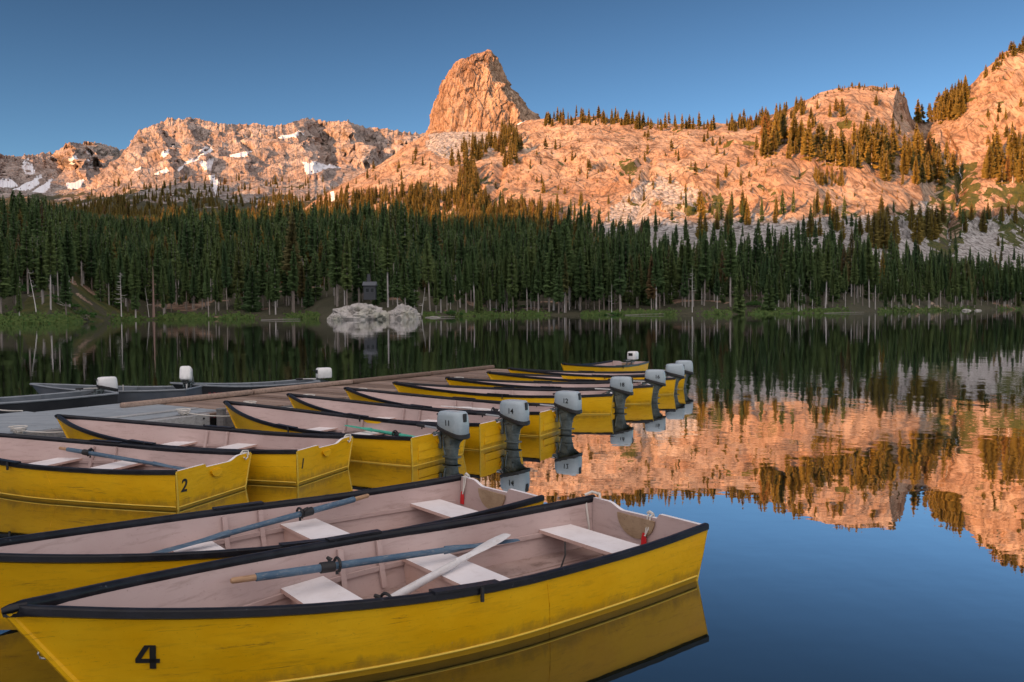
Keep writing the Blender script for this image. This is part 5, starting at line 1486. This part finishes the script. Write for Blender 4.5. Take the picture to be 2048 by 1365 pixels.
# ------------------------------------------------------------------ outboard motors
def rrect(cx, cy, a, b, z, n=20, ex=3.2, tilt=0.0, cx2=0.0):
    out = []
    for k in range(n):
        t = 2 * math.pi * k / n; c_, s_ = math.cos(t), math.sin(t)
        x = math.copysign(abs(c_) ** (2 / ex), c_) * a; y = math.copysign(abs(s_) ** (2 / ex), s_) * b
        out.append(Vector((cx + x, cy + y, z + tilt * (x / a))))
    return out
def motor(name_label, loc, deg, txt=None, cowl='cowl', style=0, group='grey outboard motors on the rowboats', tilt_up=0.0, s=1.0):
    """origin: middle of the transom top; +x into the boat"""
    t_ = thing('outboard_motor', name_label, 'outboard motor', loc, R(deg), group); t_.scale = (s, s, s)
    if tilt_up: t_.rotation_euler = (0, tilt_up, R(deg))
    cx = -.20
    c = MB()
    if style == 0:                   # wedge cowl: lower edge drops towards the back
        rings = [rrect(cx, 0, .215, .135, .085, tilt=.060), rrect(cx, 0, .222, .142, .10, tilt=.058), rrect(cx, 0, .222, .143, .20, tilt=.03), rrect(cx + .002, 0, .212, .138, .275, tilt=.006),
                 rrect(cx + .004, 0, .198, .130, .308, tilt=.0), rrect(cx + .005, 0, .180, .115, .325, tilt=-.002), rrect(cx + .008, 0, .120, .075, .333), rrect(cx + .01, 0, .03, .02, .336)]
        for r_ in rings[:3]:
            for v_ in r_: pass
    else:
        rings = [rrect(cx, 0, .17, .125, .09, ex=5), rrect(cx, 0, .178, .135, .11, ex=5), rrect(cx, 0, .180, .137, .24, ex=5), rrect(cx, 0, .172, .13, .31, ex=5), rrect(cx, 0, .15, .11, .335, ex=4), rrect(cx, 0, .03, .02, .338)]
    c.loft(rings)
    cw = c.build('cowl', M[cowl], t_, True, 45)
    if style == 0:
        rim = MB(); rr_ = [rrect(cx, 0, .216, .136, .036, tilt=.064), rrect(cx, 0, .230, .150, .044, tilt=.064), rrect(cx, 0, .231, .151, .084, tilt=.060), rrect(cx, 0, .219, .139, .096, tilt=.060)]
        rim.loft(rr_); rim.build('cowl_rim', M['grip'], cw, True, 40)
        sm = MB(); sm.box((cx - .226, -.03, .20), (cx - .205, .03, .31), bev=.008); sm.build('latch', M['grip'], cw)
    else:
        sl = MB()
        for z in (.16, .20, .24): sl.box((cx - .181, -.10, z), (cx - .174, .10, z + .012))
        sl.box((cx + .165, -.07, .20), (cx + .187, .07, .29), bev=.01); sl.build('vent', M['grip'], cw)
    st = MB(); st.tube([(cx + .20, 0, .27), (cx + .25, 0, .275)], .010, 8); st.tube([(cx + .25, -.045, .275), (cx + .25, .045, .275)], .013, 8)
    st.build('pull_handle', M['grip'], cw, True)
    if txt:
        me = text_mesh(txt, .105, .001, .0015); me.materials.append(M['black_number'])
        o = bpy.data.objects.new('number', me); link(o, cw)
        o.matrix_local = Matrix.Translation((cx - .035, .1455, .185)) @ Matrix.Rotation(math.pi, 4, 'Z') @ Matrix.Rotation(math.pi / 2, 4, 'X')
    lg = MB()
    lg.loft([rrect(cx, 0, .205, .125, .040, ex=3, tilt=.055), rrect(cx + .01, 0, .165, .10, .01, ex=3, tilt=.05), rrect(cx + .03, 0, .125, .085, -.06, ex=2.6, tilt=.03), rrect(cx + .035, 0, .105, .075, -.16, ex=2.6), rrect(cx + .04, 0, .095, .065, -.27, ex=2.6), rrect(cx + .04, 0, .090, .058, -.42, ex=2.4), rrect(cx + .03, 0, .085, .045, -.60, ex=2.2)])
    lg.loft([rrect(cx + .03, 0, .135, .092, -.285, ex=2.6), rrect(cx + .03, 0, .135, .092, -.272, ex=2.6)])
    for z in (-.09, -.17): lg.loft([rrect(cx + .036, 0, .118, .083, z, ex=2.6), rrect(cx + .036, 0, .118, .083, z + .012, ex=2.6)])
    lg.tube([(cx + .12, .07, .0), (cx + .10, .085, -.12), (cx + .08, .075, -.25)], .012, 6)
    lg.tube([(cx - .04, .085, -.02), (cx - .02, .085, -.10)], .014, 6)
    lg.build('leg', M['leg'], t_, True, 40)
    br = MB()
    for y in (-.08, .08):
        br.box((-.055, y - .014, -.17), (-.015, y + .014, .055), bev=.006)
        br.box((-.03, y - .014, .015), (.085, y + .014, .045), bev=.006)
        br.box((.055, y - .014, -.09), (.08, y + .014, .04), bev=.005)
        br.tube([(.055, y, -.05), (.13, y, -.05)], .010, 7); br.tube([(.13, y - .035, -.05), (.13, y + .035, -.05)], .008, 6)
    br.tube([(-.05, -.12, .02), (-.05, .12, .02)], .016, 8)
    br.build('clamp_bracket', M['leg'], t_)
    cb = MB()
    cb.tube([(cx + .19, .06, .08), (cx + .27, .08, .03), (cx + .40, .10, -.02), (cx + .62, .08, -.10), (cx + .80, .12, -.22)], .008, 6)
    cb.tube([(cx + .18, -.05, .07), (cx + .26, -.03, .11), (cx + .34, .0, .10)], .006, 6)
    cb.tube([(cx + .02, .11, .0), (cx + .10, .12, -.03), (cx + .14, .10, .04)], .006, 6)
    cb.build('cable', M['grip'], t_, True)
    ti = MB(); ti.tube([(cx + .15, 0, .06), (.08, 0, .075), (.34, 0, .085)], [.03, .020, .015], 8)
    tl = ti.build('tiller', M['metal'], t_, True)
    gp = MB(); gp.tube([(.33, 0, .085), (.345, 0, .085), (.48, 0, .088), (.50, 0, .088)], [.016, .024, .022, .015], 10)
    gp.tube([(.40, 0, .075), (.40, 0, .04)], .010, 6)
    gp.build('grip', M['grip'], tl, True)
    return t_
def boat_motor(b, y, deg_off, label, txt=None, **kw):
    Mb = Matrix.Translation(b.location) @ b.rotation_euler.to_matrix().to_4x4()
    p = Mb @ Vector((-.005, y, ZS - .03))
    return motor(label, p, math.degrees(b.rotation_euler.z) + deg_off, txt, **kw)
boat_motor(bE, -.05, -8, 'grey outboard motor marked 11, nearest of the row', '11')
boat_motor(bF, -.05, -6, 'grey outboard motor marked 14, second nearest', '14')
boat_motor(bG, -.05, -6, 'grey outboard motor marked 12, third nearest', '12')
boat_motor(bH, -.02, -14, 'grey outboard motor marked 18, fourth nearest', '18')
boat_motor(bI, -.02, -10, 'grey outboard motor marked 16, fifth nearest', '16')
boat_motor(bJ, -.02, -8, 'grey outboard motor beyond number 16, lower of the last pair')
boat_motor(bK, -.02, -8, 'grey outboard motor farthest right, upper of the last pair')
boat_motor(bL, 0, 0, 'pale slatted outboard motor on the boat beyond the dock end', cowl='white_cowl', style=1, group=None, s=1.0)

# small things left on the floor of boat 4
def on_floor(b, pts, r, name, label, cat, mat):
    Mb_ = Matrix.Translation(b.location) @ b.rotation_euler.to_matrix().to_4x4(); m_ = MB()
    m_.tube([Mb_ @ Vector(p) for p in pts], r, 6); return tag(m_.build(name, M[mat], None, True), label, cat)
on_floor(bA, [(.62, -.25, .20), (.66, -.20, .12), (.78, -.12, .045), (.95, -.05, .04), (1.08, .02, .042), (1.02, .12, .042), (.9, .16, .042)], .007, 'cord', 'thin black cord trailing on the floor under the rear seat of boat 4', 'cord', 'grip')
def bailer(b, x, y):
    Mb_ = Matrix.Translation(b.location) @ b.rotation_euler.to_matrix().to_4x4(); m_ = MB()
    m_.loft([rrect(x, y, .05, .045, .032, 14), rrect(x, y, .058, .052, .07, 14), rrect(x, y, .062, .056, .11, 14)], cap=False)
    m_.loft([rrect(x, y, .045, .04, .033, 14), rrect(x, y, .055, .05, .108, 14)], cap=False); m_.tube([(x + .06, y, .09), (x + .10, y, .08), (x + .10, y, .05), (x + .058, y, .05)], .006, 6)
    o = m_.build('bailer', M['white_cowl'], None, True); o.matrix_world = Mb_
    return tag(o, 'small pale plastic bailer on the floor of boat 4', 'bailer')
bailer(bA, 1.02, .28)

# ------------------------------------------------------------------ dark skiffs on the other side of the dock
def skiff(label, x, y, deg, L_, B_, hullmat, z_st, z_bow, reg=None, regmat='black_number', inner='alu'):
    t_ = thing('skiff', label, 'skiff', (x, y, 0), R(deg), None)
    tt = np.linspace(0, 1, 17)
    bw = lambda t: B_ * (1 - max(0, (t - .45) / .55) ** 2.2 * .93); zz = lambda t: z_st + (z_bow - z_st) * t ** 2 - .05 * math.sin(t * 3.14)
    G_ = lambda t, s_: Vector((t * L_, s_ * bw(t), zz(t))); C_ = lambda t, s_: Vector((t * (L_ - .3 * (t > .99)) * (1 - .06 * t), s_ * bw(t) * .86, -.08))
    h = MB()
    for s_ in (1, -1): h.grid([[C_(t, s_).lerp(G_(t, s_), k / 4) for k in range(5)] for t in tt], 0, flip=s_ < 0)
    h.grid([[C_(t, 1).lerp(C_(t, -1), k / 4) for k in range(5)] for t in tt], 0)
    h.add([C_(0, 1), C_(0, -1), G_(0, -1), G_(0, 1)], [(0, 1, 2, 3)], 0); h.add([C_(1, 1), C_(1, -1), G_(1, -1), G_(1, 1)], [(3, 2, 1, 0)], 0)
    ho = h.build('hull', M[hullmat], t_, True, 30)
    i_ = MB()
    for s_ in (1, -1): i_.grid([[(C_(t, s_).lerp(G_(t, s_), .25 + .75 * k / 3)) + Vector((0, -s_ * .03, 0)) for k in range(4)] for t in tt[:-1]], 0, flip=s_ > 0)
    i_.grid([[Vector((t * L_ * .94, bw(t) * .88 * (1 - k / 2), .035)) for k in range(5)] for t in tt[:-1]], 0)
    i_.add([Vector((.03, -bw(0) * .95, .03)), Vector((.03, bw(0) * .95, .03)), Vector((.03, bw(0) * .97, zz(0))), Vector((.03, -bw(0) * .97, zz(0)))], [(0, 1, 2, 3)])
    i_.build('inner_skin', M[inner], t_, True, 30)
    r_ = MB(); pts = [G_(t, 1) for t in tt] + [G_(t, -1) for t in tt[::-1]]
    r_.tube(pts + [pts[0]], .022, 6); r_.build('gunwale', M['alu'], t_, True)
    for x_ in (.12, .38, .64):
        s_ = MB(); w = bw(x_) * .94; s_.box((x_ * L_, -w, .22), (x_ * L_ + .26, w, .26)); s_.build('seat', M[inner], t_)
    for q in (.25, .42, .58):
        for s_ in (1, -1):
            rb = MB(); a = C_(q, s_).lerp(G_(q, s_), .3) + Vector((0, -s_ * .035, 0)); b_ = G_(q, s_) + Vector((0, -s_ * .035, 0)); rb.tube([a, b_], .02, 5); rb.build('rib', M[inner], t_)
    if reg:
        me = text_mesh(reg, .13, .0015, .003); me.materials.append(M[regmat])
        o = bpy.data.objects.new('registration_letters', me); link(o, ho)
        t0, t1 = .62, .60
        org = C_(.72, 1).lerp(G_(.72, 1), .62); ex = (G_(.68, 1) - G_(.76, 1)); ex.z = 0; ex.normalize(); ez = (G_(.72, 1) - C_(.72, 1)).normalized(); n_ = ex.cross(ez).normalized(); ez = n_.cross(ex)
        org += n_ * .006
        o.matrix_local = Matrix(((ex.x, ez.x, n_.x, org.x), (ex.y, ez.y, n_.y, org.y), (ex.z, ez.z, n_.z, org.z), (0, 0, 0, 1)))
    return t_
M['red_letter'] = NT('dark_red_lettering').done((0.30, 0.03, 0.04), 0.6)
sM = skiff('black hulled skiff with a pale inside at the far left edge', -7.95, 16.55, 223, 4.2, .55, 'dark_hull', .45, .52, 'CF 5018', inner='skiff_inside')
sN = skiff('blue grey skiff with its tall white motor tilted up', -6.62, 17.62, 176, 3.6, .50, 'grey_hull', .42, .50, inner='skiff_inside')
sO = skiff('dark skiff with red letters low behind the dock rail', -4.60, 19.45, 212, 3.1, .45, 'dark_hull', .40, .50, '5 SARIZ', 'red_letter', inner='skiff_inside')
motor('white outboard motor with a dark front on the black skiff at the left', (-8.22, 16.70, .44), 223, None, 'white_cowl', 0, None, 0.0, .84)
motor('tall white outboard motor tilted up on the blue grey skiff', (-6.78, 17.55, .50), -80, None, 'white_cowl', 1, None, 1.25, .86)
motor('white outboard motor low behind the dock rail', (-4.55, 19.5, .36), 212, None, 'white_cowl', 1, None, 0.0, .95)

# ------------------------------------------------------------------ dock
DN, DD = Vector((.829, -.559, 0)), Vector((.559, .829, 0))
def dk(c, s_, z): return DN * c + DD * s_ + Vector((0, 0, z))
DM = Matrix(((DD.x, DN.x, 0, 0), (DD.y, DN.y, 0, 0), (0, 0, 1, 0), (0, 0, 0, 1)))   # local x along the dock, y towards the boats
def boards(name, spec, mat, parent, seed, bev=.006):
    """boxes in dock coordinates; each gets its own 'tone'"""
    rn = random.Random(seed); mb = MB(); tones = []
    for lo, hi in spec:
        n0 = len(mb.v); mb.box(lo, hi, DM, bev=bev); tones += [rn.random()] * (len(mb.v) - n0)
    o = mb.build(name, mat, parent)
    a = o.data.attributes.new('tone', 'FLOAT', 'POINT'); a.data.foreach_set('value', tones)
    return o
rn = random.Random(21)
dock = thing('dock', 'weathered plank dock running out between the yellow boats and the dark skiffs', 'dock', (0, 0, 0))
sp = []; s_ = 8.6
while s_ < 19.5:
    w = .26; e = rn.uniform(-.02, .03); dz = rn.uniform(-.009, .009)
    sp.append(((s_, -13.80 - e, .29 + dz), (s_ + w - .03, -11.78 + e, .33 + dz))); s_ += w
boards('deck', sp, M['deck'], dock, 1)
boards('rail', [((8.3 + k * 2.8, -13.86, .335), (8.3 + k * 2.8 + 2.78, -13.72, .43)) for k in range(4)], M['deck'], dock, 2, .03)
boards('side_beam', [((8.75, -11.76, .06), (10.6, -11.70, .31)), ((10.62, -11.76, .08), (14.5, -11.70, .30)), ((14.52, -11.76, .08), (19.4, -11.70, .30)), ((8.6, -13.88, .05), (19.4, -13.83, .30)), ((19.46, -13.8, .05), (19.52, -11.75, .30))], M['beam'], dock, 3)
pl = MB()
for s_ in (8.72, 11.5, 14.4, 17.2, 19.3):
    pl.tube([DM @ Vector((s_, -11.62, -1.0)), DM @ Vector((s_, -11.62, .30 if s_ > 9 else .40))], .075, 10)
    pl.tube([DM @ Vector((s_, -13.70, -1.0)), DM @ Vector((s_, -13.70, .27))], .09, 10)
    if s_ < 9: pl.tube([DM @ Vector((s_, -11.62, .40)), DM @ Vector((s_, -11.62, .42))], .085, 10)
pl.build('post', M['grip'] if False else M['beam'], dock, True)
plat = thing('platform', 'blue grey boarded platform joining the dock at the left', 'dock', (0, 0, 0))
sp = [((s0, -14.75 + .25 * (s0 > 7.0), .315), (s0 + .88, -12.22 + .2 * (s0 > 6.5), .345)) for s0 in np.arange(3.6, 8.7, .9)]
boards('deck', sp, M['ply'], plat, 5)
boards('edge_board', [((3.5, -12.20, .22), (6.9, -12.08, .335)), ((3.5, -12.07, .10), (6.9, -11.97, .22)), ((6.9, -12.0, .25), (8.9, -11.9, .335))], M['beam'], plat, 6)
boards('side_beam', [((6.9, -11.89, .10), (8.62, -11.78, .335)), ((3.6, -14.5, .05), (8.6, -14.4, .31))], M['pale_beam'], plat, 7)
bolt = MB()
for s0 in (7.05, 7.8, 8.5):
    for z in (.16, .27): bolt.tube([DM @ Vector((s0, -11.785, z)), DM @ Vector((s0, -11.765, z))], .016, 8)
bolt.build('bolt', M['grip'], plat, True)
boards('loose_board', [((7.3, -12.6, .346), (8.9, -12.45, .366))], M['pale_beam'], plat, 8)

# cleats and mooring lines
def cleat(c, s_, label):
    t_ = thing('cleat', label, 'cleat', dk(c, s_, .335), math.atan2(DD.y, DD.x))
    m_ = MB(); m_.box((-.05, -.03, -.005), (.05, .03, .012), bev=.004); m_.tube([(-.03, 0, .01), (-.03, 0, .05)], .012, 7); m_.tube([(.03, 0, .01), (.03, 0, .05)], .012, 7)
    m_.tube([(-.11, 0, .05), (-.06, 0, .055), (.06, 0, .055), (.11, 0, .05)], [.008, .014, .014, .008], 8)
    m_.build('horn', M['metal'], t_, True)
    return t_.location
def line(pts, r, label, coil=None, mat='rope'):
    m_ = MB(); P_ = []
    pts = [Vector(p) for p in pts]
    for i in range(len(pts) - 1):
        a, b = pts[i], pts[i + 1]
        for k in range(8):
            t = k / 8; P_.append(a.lerp(b, t) - Vector((0, 0, .12 * (a - b).length * t * (1 - t))))
    P_.append(pts[-1]); m_.tube(P_, r, 6)
    if coil is not None:
        rn_ = random.Random(len(label)); c0 = Vector(coil)
        m_.tube([c0 + Vector((math.cos(k * .55) * (.05 + .0016 * k) + rn_.uniform(-.01, .01), math.sin(k * .55) * (.05 + .0016 * k), .012 + .0022 * k)) for k in range(44)], r, 6)
    o = m_.build('mooring_line', M[mat], None, True)
    return tag(o, label, 'rope')
names = {'the motorless boat': bD, 'the nearest motor boat': bE, 'the second nearest motor boat': bF, 'the third nearest motor boat': bG, 'the fourth nearest motor boat': bH, 'the fifth nearest motor boat': bI, 'the sixth nearest motor boat': bJ, 'the lettered motor boat': bK}
for nm, b in names.items():
    Mb = Matrix.Translation(b.location) @ b.rotation_euler.to_matrix().to_4x4()
    bow = Mb @ Vector((BL - .13, 0, .36))
    s0 = bow.dot(DD) - .35; c0 = -11.95 if nm != 'the motorless boat' else -12.15
    q = cleat(c0, s0, 'small metal cleat at the bow of ' + nm)
    line([bow + Vector((0, 0, 0)), q + Vector((.0, 0, .05))], .009, 'mooring line of ' + nm + ' with its coil', q)
p0 = at(0, 815, .3); line([at(-60, 806, .42), at(45, 822, .36)], .012, 'slack pale line from the platform to the black skiff')
line([at(246, 770, .50), at(247, 800, .18)], .010, 'white line hanging down beside the black skiff stern')

# white cords with red tags on the sterns
def stern_cord(b, y, label, tag_len=.10, hang=(.06, 0, -.14)):
    Mb = Matrix.Translation(b.location) @ b.rotation_euler.to_matrix().to_4x4()
    w = lambda v_: Mb @ Vector(v_)
    t_ = thing('stern_cord', label, 'cord', w((.0, y, ztop(y) - .012)), b.rotation_euler.z)
    m_ = MB()
    m_.tube([(-.02, .0, -.03), (-.02, 0, .02), (.0, 0, .034), (.035, .0, .02), (.05, .01, -.05), (hang[0], .01, hang[2])], .006, 6)
    m_.tube([(-.012, .03, .0), (.0, .03, .036), (.04, .035, .02), (.055, .035, -.06), (hang[0] + .01, .02, hang[2])], .006, 6)
    m_.tube([(.0, -.03, .03), (.01, .0, .046), (.012, .04, .034)], .011, 7)
    m_.build('cord', M['rope'], t_, True)
    g = MB(); x, z = hang[0], hang[2]
    g.loft([[(x - .004, -.012, z + .02), (x + .004, -.012, z + .02), (x + .004, .012, z + .02), (x - .004, .012, z + .02)], [(x - .005, -.024, z - .03), (x + .005, -.024, z - .03), (x + .005, .024, z - .03), (x - .005, .024, z - .03)],
            [(x - .005, -.030, z - tag_len), (x + .005, -.030, z - tag_len), (x + .005, .022, z - tag_len), (x - .005, .022, z - tag_len)]])
    g.build('tag', M['red'], t_)
    return t_
stern_cord(bB, -.52, 'white cord with a red tag hung on the stern of the boat behind boat 4')
stern_cord(bA, .05, 'white cord with a red and white tag on the stern cut of boat 4', .11, (.075, 0, -.13))
def loop_cord(b, y, label):
    Mb = Matrix.Translation(b.location) @ b.rotation_euler.to_matrix().to_4x4(); m_ = MB()
    pts = [Mb @ Vector(p) for p in ((-.03, y + .05, ZS - .02), (-.025, y + .02, ZS - .05), (-.02, y - .03, ZS - .03), (0, y - .04, ZS + .02), (.04, y, ZS + .02), (.05, y + .04, ZS - .02))]
    m_.tube(pts, .008, 6); m_.tube([p + Vector((.01, .01, .02)) for p in pts[2:]], .008, 6)
    tag(m_.build('stern_cord', M['rope'], None, True), label, 'cord')
loop_cord(bC, -.50, 'white cord knotted on the stern of the boat cut by the left edge')
loop_cord(bD, -.50, 'white cord knotted on the stern of the motorless boat by the platform')
Mb = Matrix.Translation(bA.location) @ bA.rotation_euler.to_matrix().to_4x4(); m_ = MB()
m_.tube([Mb @ Vector(p) for p in ((.09, -.60, .40), (.10, -.575, .30), (.09, -.565, .20), (.10, -.55, .10))], .009, 6)
m_.tube([Mb @ Vector(p) for p in ((.10, -.60, .43), (.05, -.57, .455), (.01, -.52, .44), (.02, -.50, .40))], .012, 6)
tag(m_.build('stern_cord', M['rope'], None, True), 'frayed cord hanging in the far stern corner of boat 4', 'cord')
